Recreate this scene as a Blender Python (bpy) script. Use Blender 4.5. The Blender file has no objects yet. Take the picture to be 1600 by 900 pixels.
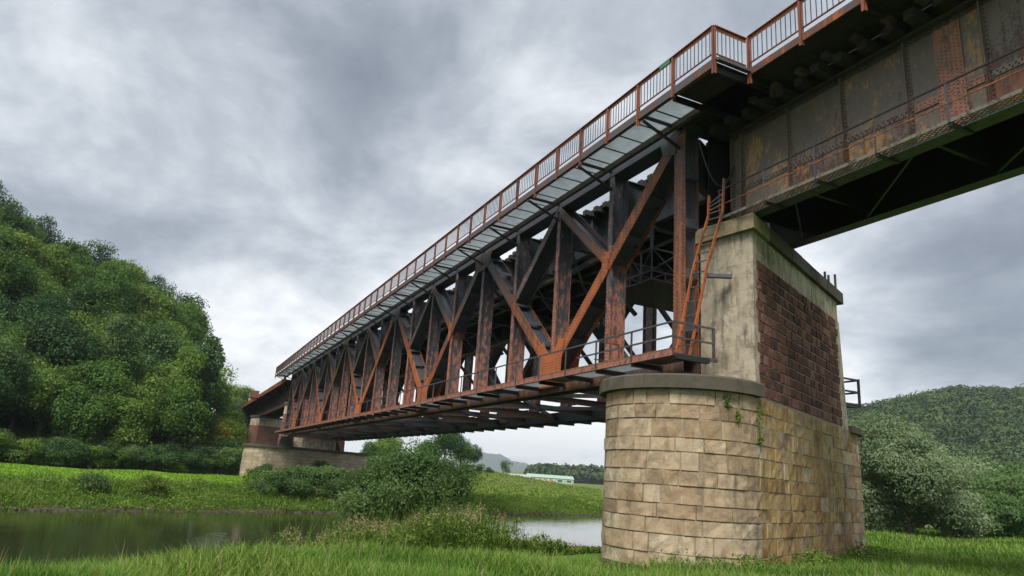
import bpy, math, random
import numpy as np
from mathutils import Vector, Matrix

S = bpy.context.scene
C = S.collection
R = random.Random(7)
RN = np.random.RandomState(11)
PI = math.pi

# ------------------------------------------------------------------ camera
F = 1084.0
up_c = Vector((280, -3950, F)).normalized()
fw_c = Vector((-540, 259.2, F)).normalized()
x_c = Vector((0.9, 0.17, 0.41))
x_c = fw_c.cross(up_c)
if x_c.x < 0: x_c = -x_c
x_c.normalize()
right = Vector((x_c.x, fw_c.x, up_c.x)); down = Vector((x_c.y, fw_c.y, up_c.y)); fwd = Vector((x_c.z, fw_c.z, up_c.z))
cam = bpy.data.cameras.new('camera'); cam.sensor_width = 36; cam.lens = F / 1600 * 36
cam.clip_start = 0.1; cam.clip_end = 20000
co = bpy.data.objects.new('camera', cam); C.objects.link(co)
m = Matrix.Identity(4)
for i in range(3):
    m[i][0] = right[i]; m[i][1] = -down[i]; m[i][2] = -fwd[i]
m[0][3], m[1][3], m[2][3] = 0, 0, 1.6
co.matrix_world = m
S.camera = co

# ------------------------------------------------------------------ world: daylight sky behind a broken grey cloud deck
SUN_EL, SUN_AZ = math.radians(52), math.radians(222)     # azimuth clockwise from +Y
W = bpy.data.worlds.new('World'); S.world = W; W.use_nodes = True
nt = W.node_tree; nt.nodes.clear()
def N(t, ty, **kw):
    n = t.nodes.new(ty)
    for k, v in kw.items():
        if k.startswith('i_'): n.inputs[int(k[2:])].default_value = v
        else: setattr(n, k, v)
    return n
def L(t, a, b): t.links.new(a, b)
def mth(t, op, a, b=None, c=None, clamp=False):
    n = t.nodes.new('ShaderNodeMath'); n.operation = op; n.use_clamp = clamp
    for i, q in enumerate((a, b, c)):
        if q is None: continue
        if isinstance(q, (int, float)): n.inputs[i].default_value = q
        else: t.links.new(q, n.inputs[i])
    return n.outputs[0]
def ramp(t, fac, stops, interp='LINEAR'):
    n = t.nodes.new('ShaderNodeValToRGB'); n.color_ramp.interpolation = interp
    e = n.color_ramp.elements
    while len(e) < len(stops): e.new(0.5)
    for q, (p, c) in zip(e, stops):
        q.position = p; q.color = (c[0], c[1], c[2], 1) if len(c) == 3 else c
    t.links.new(fac, n.inputs[0])
    return n.outputs[0]
def noise(t, vec, scale, detail=4, rough=0.55, dist=0.0, w=None):
    n = t.nodes.new('ShaderNodeTexNoise')
    n.inputs['Scale'].default_value = scale; n.inputs['Detail'].default_value = detail
    n.inputs['Roughness'].default_value = rough; n.inputs['Distortion'].default_value = dist
    if vec is not None: t.links.new(vec, n.inputs['Vector'])
    return n.outputs['Fac']
def mixc(t, fac, a, b, mode='MIX'):
    n = t.nodes.new('ShaderNodeMix'); n.data_type = 'RGBA'; n.blend_type = mode
    for sock, q in ((n.inputs[0], fac), (n.inputs[6], a), (n.inputs[7], b)):
        if isinstance(q, (int, float)): sock.default_value = q
        elif isinstance(q, (tuple, list)): sock.default_value = (q[0], q[1], q[2], 1)
        else: t.links.new(q, sock)
    return n.outputs[2]
def scalev(t, vec, s, off=(0, 0, 0)):
    n = t.nodes.new('ShaderNodeMapping'); n.inputs['Scale'].default_value = s; n.inputs['Location'].default_value = off
    t.links.new(vec, n.inputs['Vector'])
    return n.outputs[0]

sky = N(nt, 'ShaderNodeTexSky'); sky.sky_type = 'NISHITA'; sky.sun_disc = False
sky.sun_elevation = SUN_EL; sky.sun_rotation = SUN_AZ
bg1 = N(nt, 'ShaderNodeBackground'); bg1.inputs[1].default_value = 0.08
L(nt, sky.outputs[0], bg1.inputs[0])
tc = N(nt, 'ShaderNodeTexCoord'); D = tc.outputs['Generated']
sep = N(nt, 'ShaderNodeSeparateXYZ'); L(nt, D, sep.inputs[0])
zz = mth(nt, 'MAXIMUM', sep.outputs[2], 0.0)
zd = mth(nt, 'ADD', zz, 0.30)
px = mth(nt, 'DIVIDE', sep.outputs[0], zd); py = mth(nt, 'DIVIDE', sep.outputs[1], zd)
cmb = N(nt, 'ShaderNodeCombineXYZ'); L(nt, px, cmb.inputs[0]); L(nt, py, cmb.inputs[1])
P2 = cmb.outputs[0]
big = noise(nt, scalev(nt, P2, (0.75, 0.55, 1), (3.1, 1.7, 0)), 1.0, 3, 0.5, 0.3)
mid = noise(nt, scalev(nt, P2, (1.0, 0.8, 1), (9.3, 4.2, 2)), 2.6, 12, 0.58, 0.25)
fin = noise(nt, scalev(nt, D, (1, 1, 1.6), (2.3, 0, 0)), 6.5, 10, 0.6, 0.1)
v = mth(nt, 'ADD', mth(nt, 'MULTIPLY', big, 0.42), mth(nt, 'MULTIPLY', mid, 0.82))
v = mth(nt, 'ADD', v, mth(nt, 'MULTIPLY', mth(nt, 'SUBTRACT', fin, 0.22), 0.26))
# clouds thin out and brighten towards the horizon all the way round
hz = mth(nt, 'SUBTRACT', 1.0, mth(nt, 'MULTIPLY', zz, 3.4), clamp=True)
hz = mth(nt, 'MULTIPLY', mth(nt, 'POWER', hz, 1.3), 0.22)
v = mth(nt, 'ADD', v, hz)
# banks of heavier and thinner cloud (directions)
def lobe(dx, dy, dz, power, amp, vv):
    d_ = Vector((dx, dy, dz)).normalized()
    n = N(nt, 'ShaderNodeVectorMath', operation='DOT_PRODUCT'); L(nt, D, n.inputs[0]); n.inputs[1].default_value = d_
    a = mth(nt, 'POWER', mth(nt, 'MAXIMUM', n.outputs['Value'], 0.0), power)
    return mth(nt, 'ADD', vv, mth(nt, 'MULTIPLY', a, amp))
LOBES = [(-0.25, 0.85, 0.47, 20, -0.06), (0.30, 0.72, 0.62, 25, -0.05), (0.05, 0.90, 0.42, 40, -0.12), (0.79, 0.53, 0.25, 60, -0.10), (0.87, 0.43, 0.21, 60, -0.14), (0.25, 0.93, 0.30, 80, 0.05),
         (0.70, 0.63, 0.30, 110, 0.20), (0.74, 0.66, 0.10, 60, 0.10), (0.06, 0.98, 0.18, 120, 0.09), (0.35, 0.72, 0.6, 30, -0.04), (0.47, 0.88, 0.05, 20, 0.10)]
for l_ in LOBES: v = lobe(*l_, v)
v = mth(nt, 'ADD', mth(nt, 'MULTIPLY', mth(nt, 'SUBTRACT', v, 0.66), 1.35), 0.605)
ccol = ramp(nt, v, [(0.26, (0.125, 0.142, 0.170)), (0.46, (0.195, 0.217, 0.250)), (0.62, (0.300, 0.325, 0.358)), (0.76, (0.44, 0.46, 0.485)), (0.94, (0.66, 0.665, 0.66))])
bg2 = N(nt, 'ShaderNodeBackground'); bg2.inputs[1].default_value = 1.0
L(nt, ccol, bg2.inputs[0])
mx = N(nt, 'ShaderNodeMixShader'); mx.inputs[0].default_value = 0.92
L(nt, bg1.outputs[0], mx.inputs[1]); L(nt, bg2.outputs[0], mx.inputs[2])
wo = N(nt, 'ShaderNodeOutputWorld'); L(nt, mx.outputs[0], wo.inputs[0])

# ------------------------------------------------------------------ sun (veiled by cloud: weak and wide)
sl = bpy.data.lights.new('sun', 'SUN'); sl.energy = 3.0; sl.angle = math.radians(28); sl.color = (1.0, 0.95, 0.86)
so = bpy.data.objects.new('sun', sl); C.objects.link(so)
sd = Vector((math.sin(SUN_AZ) * math.cos(SUN_EL), math.cos(SUN_AZ) * math.cos(SUN_EL), math.sin(SUN_EL)))
so.rotation_euler = sd.to_track_quat('Z', 'Y').to_euler()
S.view_settings.view_transform = 'Standard'; S.view_settings.look = 'None'
S.view_settings.exposure = 0.92; S.view_settings.gamma = 1.0
S.render.engine = 'CYCLES'

# ------------------------------------------------------------------ materials
def newmat(name):
    m_ = bpy.data.materials.new(name); m_.use_nodes = True
    t = m_.node_tree; t.nodes.clear()
    o = t.nodes.new('ShaderNodeOutputMaterial'); b = t.nodes.new('ShaderNodeBsdfPrincipled')
    t.links.new(b.outputs[0], o.inputs[0])
    return m_, t, b, o
def geo(t): return t.nodes.new('ShaderNodeNewGeometry').outputs['Position']
def orand(t): return t.nodes.new('ShaderNodeObjectInfo').outputs['Random']
def bump(t, b, h, strength=0.4, dist=0.02):
    n = t.nodes.new('ShaderNodeBump'); n.inputs['Strength'].default_value = strength; n.inputs['Distance'].default_value = dist
    t.links.new(h, n.inputs['Height']); t.links.new(n.outputs[0], b.inputs['Normal'])
def setb(b, **k):
    nm = {'rough': 'Roughness', 'metal': 'Metallic', 'spec': 'Specular IOR Level'}
    for a, q in k.items(): b.inputs[nm[a]].default_value = q

def steel(name, bias, pink, paint=(0.044, 0.052, 0.065), rust=(0.235, 0.075, 0.027), height=0.0, rough=0.5, zc=8.0, yellow=0.0):
    m_, t, b, o = newmat(name); p = geo(t); r = orand(t)
    off = t.nodes.new('ShaderNodeCombineXYZ'); t.links.new(mth(t, 'MULTIPLY', r, 37.0), off.inputs[0])
    va = t.nodes.new('ShaderNodeVectorMath'); va.operation = 'ADD'; t.links.new(p, va.inputs[0]); t.links.new(off.outputs[0], va.inputs[1])
    q = va.outputs[0]
    n1 = noise(t, q, 1.6, 10, 0.72, 0.5); n2 = noise(t, q, 14, 7, 0.75); st = noise(t, scalev(t, q, (7, 7, 0.7)), 1.0, 6, 0.6)
    n3 = noise(t, q, 70, 3, 0.6)
    s = mth(t, 'ADD', mth(t, 'MULTIPLY', n1, 0.34), mth(t, 'MULTIPLY', n2, 0.39))
    s = mth(t, 'ADD', s, mth(t, 'MULTIPLY', st, 0.47))
    s = mth(t, 'ADD', s, mth(t, 'MULTIPLY', mth(t, 'SUBTRACT', r, 0.5), 0.14))
    if height:
        sp = t.nodes.new('ShaderNodeSeparateXYZ'); t.links.new(p, sp.inputs[0])
        s = mth(t, 'ADD', s, mth(t, 'MULTIPLY', mth(t, 'SUBTRACT', zc, sp.outputs[2]), height))
    s = mth(t, 'ADD', s, bias)
    dk = (rust[0] * 0.35, rust[1] * 0.40, rust[2] * 0.6)
    c = ramp(t, s, [(0.46, paint), (0.575, tuple(a * 1.3 + 0.006 for a in paint)), (0.66, dk), (0.77, rust), (0.95, tuple(min(1, a * 1.3) for a in rust))])
    if pink:
        n4 = noise(t, scalev(t, q, (1, 1, 0.5)), 6.0, 7, 0.72)
        f = mth(t, 'MULTIPLY', mth(t, 'SUBTRACT', mth(t, 'ADD', n4, mth(t, 'MULTIPLY', s, 0.5)), 0.80 - pink), 7.0, clamp=True)
        c = mixc(t, f, c, (0.34, 0.140, 0.095))
    if yellow:
        n5 = mth(t, 'ADD', mth(t, 'MULTIPLY', noise(t, scalev(t, q, (3, 3, 1.2)), 3.2, 8, 0.75), .6), mth(t, 'MULTIPLY', noise(t, q, .9, 2), .45))
        f = mth(t, 'MULTIPLY', mth(t, 'SUBTRACT', n5, 0.62 - yellow), 14.0, clamp=True)
        c = mixc(t, mth(t, 'MULTIPLY', f, 0.75), c, (0.46, 0.24, 0.06))
    c = mixc(t, mth(t, 'MULTIPLY', mth(t, 'SUBTRACT', n3, 0.3), 0.6, clamp=True), c, mixc(t, 0.6, c, (0.02, 0.015, 0.012)))
    t.links.new(c, b.inputs['Base Color'])
    t.links.new(mth(t, 'ADD', mth(t, 'MULTIPLY', s, 0.5), rough - 0.28, clamp=True), b.inputs['Roughness'])
    bump(t, b, mth(t, 'ADD', n2, mth(t, 'MULTIPLY', n3, 0.4)), 0.5, 0.006)
    return m_

M = {}
M['dark'] = steel('dark_blue_grey_paint_with_rust', -0.10, 0.0, height=0.020)
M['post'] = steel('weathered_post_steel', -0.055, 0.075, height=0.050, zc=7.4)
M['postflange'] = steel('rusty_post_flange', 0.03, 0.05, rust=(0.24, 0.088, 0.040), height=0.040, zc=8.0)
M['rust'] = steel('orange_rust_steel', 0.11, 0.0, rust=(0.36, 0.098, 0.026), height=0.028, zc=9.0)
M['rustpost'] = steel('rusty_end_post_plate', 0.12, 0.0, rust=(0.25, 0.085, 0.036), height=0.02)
M['rustdark'] = steel('brown_rust_steel', 0.02, 0.0, rust=(0.17, 0.075, 0.038))
M['rail'] = steel('rusty_railing_red', 0.16, 0.0, rust=(0.21, 0.062, 0.028))
M['tie'] = steel('pale_rusty_tie', 0.08, 0.0, paint=(0.09, 0.08, 0.06), rust=(0.17, 0.105, 0.055))
M['chord'] = steel('pink_primer_and_rust', 0.06, 0.13, rust=(0.20, 0.075, 0.038))
M['splice'] = steel('bare_pink_riveted_plate', 0.04, 0.09, paint=(0.13, 0.09, 0.07), rust=(0.21, 0.115, 0.080))
M['girder'] = steel('grey_brown_girder_plate', -0.03, 0.0, paint=(0.120, 0.094, 0.076), rust=(0.19, 0.080, 0.042), yellow=0.0, height=0.075, zc=10.5)
M['girder_y'] = steel('girder_plate_with_yellow_scabs', -0.03, 0.0, paint=(0.120, 0.094, 0.076), rust=(0.19, 0.080, 0.042), yellow=0.07, height=0.075, zc=10.5)
M['black'] = steel('black_steel', -0.2, 0.0, paint=(0.010, 0.010, 0.010), rust=(0.06, 0.03, 0.02))  # near-black base colour with a little dark brown rust
M['rivet'] = steel('rivet_heads', 0.0, 0.0, paint=(0.03, 0.03, 0.032), rust=(0.09, 0.032, 0.018))
M['greensteel'] = steel('weathered_pale_angle', -0.08, 0.0, paint=(0.13, 0.115, 0.095), rust=(0.12, 0.08, 0.05))

def mat_sheet():
    m_, t, b, o = newmat('galvanised_grating'); p = geo(t)
    n = noise(t, p, 3, 6, 0.6); n2 = noise(t, p, 30, 2)
    c = ramp(t, mth(t, 'ADD', mth(t, 'MULTIPLY', n, .7), mth(t, 'MULTIPLY', n2, .3)), [(0.3, (0.40, 0.46, 0.50)), (0.62, (0.58, 0.65, 0.69))])
    t.links.new(c, b.inputs['Base Color']); setb(b, rough=0.5)
    tr = t.nodes.new('ShaderNodeBsdfTransparent'); tl = t.nodes.new('ShaderNodeBsdfTranslucent'); t.links.new(c, tl.inputs[0])
    m1 = t.nodes.new('ShaderNodeMixShader'); m1.inputs[0].default_value = 0.35
    t.links.new(b.outputs[0], m1.inputs[1]); t.links.new(tl.outputs[0], m1.inputs[2])
    m2 = t.nodes.new('ShaderNodeMixShader'); m2.inputs[0].default_value = 0.30
    t.links.new(m1.outputs[0], m2.inputs[1]); t.links.new(tr.outputs[0], m2.inputs[2]); t.links.new(m2.outputs[0], o.inputs[0])
    return m_
M['sheet'] = mat_sheet()

def mat_mesh():       # expanded-metal walkway mesh, holes cut by a diamond pattern
    m_, t, b, o = newmat('expanded_metal_mesh'); p = geo(t)
    b.inputs['Base Color'].default_value = (0.16, 0.15, 0.135, 1); setb(b, rough=0.6)
    sp = t.nodes.new('ShaderNodeSeparateXYZ'); t.links.new(p, sp.inputs[0])
    a = mth(t, 'ADD', mth(t, 'MULTIPLY', sp.outputs[0], 10), mth(t, 'MULTIPLY', sp.outputs[1], 6))
    c = mth(t, 'SUBTRACT', mth(t, 'MULTIPLY', sp.outputs[0], 10), mth(t, 'MULTIPLY', sp.outputs[1], 6))
    fa = mth(t, 'ABSOLUTE', mth(t, 'SUBTRACT', mth(t, 'FRACT', a), 0.5)); fc = mth(t, 'ABSOLUTE', mth(t, 'SUBTRACT', mth(t, 'FRACT', c), 0.5))
    h = mth(t, 'LESS_THAN', mth(t, 'MAXIMUM', fa, fc), 0.37)
    tr = t.nodes.new('ShaderNodeBsdfTransparent'); m2 = t.nodes.new('ShaderNodeMixShader')
    t.links.new(h, m2.inputs[0]); t.links.new(b.outputs[0], m2.inputs[1]); t.links.new(tr.outputs[0], m2.inputs[2]); t.links.new(m2.outputs[0], o.inputs[0])
    return m_
M['mesh'] = mat_mesh()

def stone(name, cols, var=0.5, stain=0.5, streak=0.3, bumpd=0.02, green=0.0, pale=0.0):
    m_, t, b, o = newmat(name); p = geo(t); r = orand(t)
    off = t.nodes.new('ShaderNodeCombineXYZ'); t.links.new(mth(t, 'MULTIPLY', r, 23.0), off.inputs[1])
    va = t.nodes.new('ShaderNodeVectorMath'); va.operation = 'ADD'; t.links.new(p, va.inputs[0]); t.links.new(off.outputs[0], va.inputs[1])
    q = va.outputs[0]
    n1 = noise(t, q, 3.5, 8, 0.65, 0.3); n2 = noise(t, q, 40, 5, 0.7); big = noise(t, p, 0.8, 6, 0.6)
    f = mth(t, 'ADD', mth(t, 'MULTIPLY', n1, 0.55), mth(t, 'MULTIPLY', r, var * 0.6))
    f = mth(t, 'ADD', f, mth(t, 'MULTIPLY', big, 0.4))
    f = mth(t, 'SUBTRACT', f, 0.22 + var * 0.3 - 0.25)
    k = len(cols)
    c = ramp(t, f, [(0.22 + 0.56 * i / (k - 1), cols[i]) for i in range(k)])
    sk = noise(t, scalev(t, p, (3.0, 3.0, 0.55)), 1.3, 8, 0.62)
    s2 = mth(t, 'MULTIPLY', mth(t, 'SUBTRACT', sk, 0.60 - 0.1 * streak), 5.0, clamp=True)
    c = mixc(t, mth(t, 'MULTIPLY', s2, stain), c, (0.055, 0.047, 0.038))
    gr = mth(t, 'MULTIPLY', mth(t, 'SUBTRACT', n2, 0.42), 1.1, clamp=True)
    c = mixc(t, gr, c, mixc(t, 0.55, c, (0.05, 0.04, 0.03)))
    bl = noise(t, p, 1.9, 9, 0.72, 0.6)
    c = mixc(t, mth(t, 'MULTIPLY', mth(t, 'MULTIPLY', mth(t, 'SUBTRACT', bl, 0.475), 6.0, clamp=True), stain * 0.95), c, mixc(t, 0.72, c, (0.07, 0.055, 0.04)))
    if pale:
        pk = noise(t, scalev(t, p, (4.5, 4.5, 0.35), (5, 2, 0)), 1.2, 7, 0.65)
        c = mixc(t, mth(t, 'MULTIPLY', mth(t, 'MULTIPLY', mth(t, 'SUBTRACT', pk, 0.60), 9.0, clamp=True), pale), c, (0.46, 0.42, 0.35))
    if green:
        g = mth(t, 'MULTIPLY', mth(t, 'SUBTRACT', noise(t, p, 5, 6, .7), 0.62 - green), 6.0, clamp=True)
        c = mixc(t, mth(t, 'MULTIPLY', g, 0.6), c, (0.06, 0.085, 0.025))
    t.links.new(c, b.inputs['Base Color']); setb(b, rough=0.92, spec=0.2)
    bump(t, b, mth(t, 'ADD', mth(t, 'MULTIPLY', n1, 1.2), mth(t, 'MULTIPLY', n2, 0.5)), 0.7, bumpd)
    return m_
M['ashlar'] = stone('buff_sandstone', [(0.19, 0.125, 0.075), (0.32, 0.230, 0.145), (0.43, 0.335, 0.225), (0.50, 0.43, 0.32)], 0.52, 0.78, 0.5, .03, pale=.5)
M['ochre'] = stone('ochre_sandstone', [(0.16, 0.095, 0.04), (0.30, 0.19, 0.075), (0.40, 0.28, 0.13), (0.45, 0.37, 0.23)], 0.42, 0.75, 0.6, .03, pale=.3)
M['red'] = stone('dark_red_sandstone', [(0.050, 0.025, 0.020), (0.105, 0.042, 0.032), (0.165, 0.066, 0.050), (0.22, 0.11, 0.085)], 0.9, 0.55, 0.4, .03, pale=.25)
M['mortar'] = stone('lime_mortar', [(0.20, 0.16, 0.12), (0.30, 0.25, 0.18), (0.38, 0.33, 0.25)], 0.0, 0.5, 0.3)
M['redmortar'] = stone('pale_pink_mortar', [(0.30, 0.22, 0.18), (0.40, 0.31, 0.26)], 0.0, 0.2, 0.0)
M['concrete'] = stone('old_cast_concrete', [(0.24, 0.20, 0.145), (0.40, 0.345, 0.265), (0.52, 0.465, 0.37)], 0.1, 0.9, 0.8, pale=.35)
M['cope'] = stone('dark_lichened_coping', [(0.045, 0.041, 0.034), (0.082, 0.073, 0.058), (0.135, 0.118, 0.09)], 0.4, 0.5, 0.3, green=0.02)
M['copetop'] = stone('pale_coping_stone', [(0.15, 0.12, 0.075), (0.27, 0.22, 0.14), (0.32, 0.28, 0.19)], 0.3, 0.7, 0.6)
M['rock'] = stone('bank_rock', [(0.03, 0.027, 0.02), (0.085, 0.072, 0.055)], 0.4, 0.3, 0.2)

def mat_farstone(name, c1, c2, mort, bw, bh):
    m_, t, b, o = newmat(name); p = geo(t)
    sp = t.nodes.new('ShaderNodeSeparateXYZ'); t.links.new(p, sp.inputs[0])
    u_ = mth(t, 'ADD', mth(t, 'MULTIPLY', sp.outputs[0], 0.902), mth(t, 'MULTIPLY', sp.outputs[1], 0.4318))
    u_ = mth(t, 'ADD', u_, mth(t, 'MULTIPLY', sp.outputs[1], 0.35))
    cb = t.nodes.new('ShaderNodeCombineXYZ'); t.links.new(u_, cb.inputs[0]); t.links.new(sp.outputs[2], cb.inputs[1])
    br = t.nodes.new('ShaderNodeTexBrick'); t.links.new(cb.outputs[0], br.inputs['Vector'])
    br.inputs['Scale'].default_value = 1.0; br.inputs['Brick Width'].default_value = bw; br.inputs['Row Height'].default_value = bh
    br.inputs['Mortar Size'].default_value = 0.02; br.inputs['Color1'].default_value = (*c1, 1); br.inputs['Color2'].default_value = (*c2, 1)
    br.inputs['Mortar'].default_value = (*mort, 1)
    n1 = noise(t, p, 1.1, 8, 0.7)
    c = mixc(t, mth(t, 'MULTIPLY', mth(t, 'SUBTRACT', n1, 0.45), 4.0, clamp=True), br.outputs['Color'], mixc(t, 0.55, br.outputs['Color'], (0.07, 0.055, 0.04)))
    t.links.new(c, b.inputs['Base Color']); setb(b, rough=0.9)
    bump(t, b, br.outputs['Fac'], -0.5, 0.03)
    return m_
M['farpale'] = mat_farstone('distant_buff_masonry', (0.40, 0.34, 0.24), (0.29, 0.235, 0.155), (0.20, 0.17, 0.12), 0.8, 0.4)
M['farred'] = mat_farstone('distant_red_masonry', (0.17, 0.060, 0.040), (0.10, 0.040, 0.030), (0.22, 0.15, 0.12), 0.6, 0.3)

def mat_simple(name, cols, scale=4, rough=0.85, bd=0.01):
    m_, t, b, o = newmat(name); p = geo(t); n = noise(t, p, scale, 8, 0.65)
    k = len(cols)
    t.links.new(ramp(t, n, [(0.3 + 0.4 * i / (k - 1), cols[i]) for i in range(k)]), b.inputs['Base Color']); setb(b, rough=rough)
    bump(t, b, n, 0.4, bd)
    return m_
M['wood'] = mat_simple('tarred_timber', [(0.012, 0.010, 0.009), (0.035, 0.028, 0.022)], 6)
M['bark'] = mat_simple('bark', [(0.035, 0.028, 0.020), (0.09, 0.075, 0.055)], 6)
M['stem'] = mat_simple('green_brown_stem', [(0.06, 0.07, 0.03), (0.12, 0.12, 0.05)], 6)
M['tagreen'] = mat_simple('green_paint', [(0.04, 0.13, 0.07), (0.06, 0.17, 0.09)], 6)

def mat_leaf(name, lo, mi, hi, objvar=0.5, trans=0.25, rough=0.55, spread=1.0):
    m_, t, b, o = newmat(name); r = orand(t)
    at = t.nodes.new('ShaderNodeAttribute'); at.attribute_name = 'tint'
    f = mth(t, 'ADD', mth(t, 'MULTIPLY', at.outputs['Fac'], 0.6 * spread), mth(t, 'MULTIPLY', r, objvar))
    f = mth(t, 'ADD', f, 0.5 - 0.3 * spread - objvar * 0.5)
    c = ramp(t, f, [(0.1, lo), (0.5, mi), (0.92, hi)])
    t.links.new(c, b.inputs['Base Color']); setb(b, rough=rough, spec=0.18)
    tl = t.nodes.new('ShaderNodeBsdfTranslucent')
    t.links.new(mixc(t, 0.5, c, mixc(t, 1.0, c, (1.0, 1.15, 0.35), 'MULTIPLY')), tl.inputs[0])
    m1 = t.nodes.new('ShaderNodeMixShader'); m1.inputs[0].default_value = trans
    t.links.new(b.outputs[0], m1.inputs[1]); t.links.new(tl.outputs[0], m1.inputs[2]); t.links.new(m1.outputs[0], o.inputs[0])
    return m_
M['leaf'] = mat_leaf('forest_leaves', (0.030, 0.080, 0.016), (0.085, 0.168, 0.028), (0.175, 0.250, 0.045), 0.6, .35)
M['leafdark'] = mat_leaf('deep_green_leaves', (0.024, 0.058, 0.020), (0.052, 0.115, 0.036), (0.10, 0.175, 0.055), 0.5, .35)
M['leafyellow'] = mat_leaf('yellow_green_leaves', (0.10, 0.12, 0.015), (0.20, 0.22, 0.025), (0.32, 0.30, 0.04), 0.3)
M['willow'] = mat_leaf('silvery_willow_leaves', (0.085, 0.13, 0.06), (0.165, 0.225, 0.115), (0.27, 0.33, 0.19), 0.3)
M['shrub'] = mat_leaf('bank_shrub_leaves', (0.035, 0.080, 0.026), (0.075, 0.145, 0.045), (0.155, 0.225, 0.075), 0.3, .35)
M['weed'] = mat_leaf('weed_leaves', (0.05, 0.09, 0.018), (0.12, 0.19, 0.030), (0.22, 0.28, 0.05), 0.3)
M['flower'] = mat_leaf('dry_flower_heads', (0.20, 0.13, 0.075), (0.32, 0.23, 0.14), (0.42, 0.33, 0.22), 0.2)
M['redflower'] = mat_leaf('red_flower', (0.4, 0.05, 0.06), (0.5, 0.08, 0.09), (0.6, 0.15, 0.15), 0.2)
M['grass'] = mat_leaf('long_grass', (0.030, 0.085, 0.010), (0.095, 0.200, 0.022), (0.24, 0.31, 0.075), 0.0, 0.35, spread=1.3)
M['herb'] = mat_leaf('bank_herbs', (0.038, 0.085, 0.012), (0.095, 0.170, 0.022), (0.21, 0.26, 0.06), 0.0, 0.3, spread=1.2)
M['fieldgrass'] = mat_leaf('mown_field_grass', (0.12, 0.23, 0.018), (0.18, 0.33, 0.028), (0.25, 0.40, 0.045), 0.0, 0.3)
M['farleaf'] = mat_leaf('far_wood_leaves', (0.025, 0.050, 0.016), (0.045, 0.082, 0.026), (0.085, 0.125, 0.038), 0.0, 0.15)

# ------------------------------------------------------------------ helpers
class MB:
    def __init__(s): s.v = []; s.f = []
    def add(s, vs, fs):
        b = len(s.v); s.v += [tuple(q) for q in vs]; s.f += [tuple(b + i for i in f_) for f_ in fs]; return s
    def box(s, a, b):
        x0, y0, z0 = a; x1, y1, z1 = b
        return s.add([(x0, y0, z0), (x1, y0, z0), (x1, y1, z0), (x0, y1, z0), (x0, y0, z1), (x1, y0, z1), (x1, y1, z1), (x0, y1, z1)],
                     [(0, 3, 2, 1), (4, 5, 6, 7), (0, 1, 5, 4), (1, 2, 6, 5), (2, 3, 7, 6), (3, 0, 4, 7)])
    def beam(s, p, q, w, h, side=(1, 0, 0)):      # w along 'side', h along the third axis
        p = Vector(p); q = Vector(q); d = (q - p).normalized(); a = Vector(side); a = (a - d * a.dot(d)).normalized(); c = d.cross(a)
        vs = []
        for o_ in (p, q):
            for i, j in ((-1, -1), (1, -1), (1, 1), (-1, 1)): vs.append(o_ + a * (w / 2 * i) + c * (h / 2 * j))
        return s.add(vs, [(0, 3, 2, 1), (4, 5, 6, 7), (0, 1, 5, 4), (1, 2, 6, 5), (2, 3, 7, 6), (3, 0, 4, 7)])
    def tube(s, pts, rad, n=6):
        pts = [Vector(p) for p in pts]
        if isinstance(rad, (int, float)): rad = [rad] * len(pts)
        rings = []
        for i, p in enumerate(pts):
            d = (pts[min(i + 1, len(pts) - 1)] - pts[max(i - 1, 0)]).normalized()
            a = d.orthogonal().normalized() if i == 0 else (pa - d * pa.dot(d)).normalized()
            pa = a; b = d.cross(a)
            rings.append([p + (a * math.cos(2 * PI * k / n) + b * math.sin(2 * PI * k / n)) * rad[i] for k in range(n)])
        vs = [q for r_ in rings for q in r_]; fs = []
        for i in range(len(pts) - 1):
            for k in range(n): fs.append((i * n + k, i * n + (k + 1) % n, (i + 1) * n + (k + 1) % n, (i + 1) * n + k))
        fs.append(tuple(range(n))[::-1]); fs.append(tuple((len(pts) - 1) * n + k for k in range(n)))
        return s.add(vs, fs)
    def prism(s, poly, z0, z1, top=None):
        n = len(poly); top = top or poly
        return s.add([(x, y, z0) for x, y in poly] + [(x, y, z1) for x, y in top],
                     [tuple(range(n))[::-1], tuple(range(n, 2 * n))] + [(i, (i + 1) % n, n + (i + 1) % n, n + i) for i in range(n)])
    def mesh(s, name, mat):
        me = bpy.data.meshes.new(name); me.from_pydata(s.v, [], s.f); me.update()
        if mat: me.materials.append(M[mat] if isinstance(mat, str) else mat)
        return me
    def build(s, name, mat, parent=None, **k): return link(name, s.mesh(name, mat), parent, **k)
def link(name, me, parent=None, label=None, cat=None, group=None, kind=None, loc=None):
    o = bpy.data.objects.new(name, me); C.objects.link(o)
    if parent: o.parent = parent
    if loc is not None: o.location = loc
    if label: o['label'] = label
    if cat: o['category'] = cat
    if group: o['group'] = group
    if kind: o['kind'] = kind
    return o
def thing(name, label, cat, loc=(0, 0, 0), group=None): return link(name, None, None, label, cat, group, None, loc)

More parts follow.
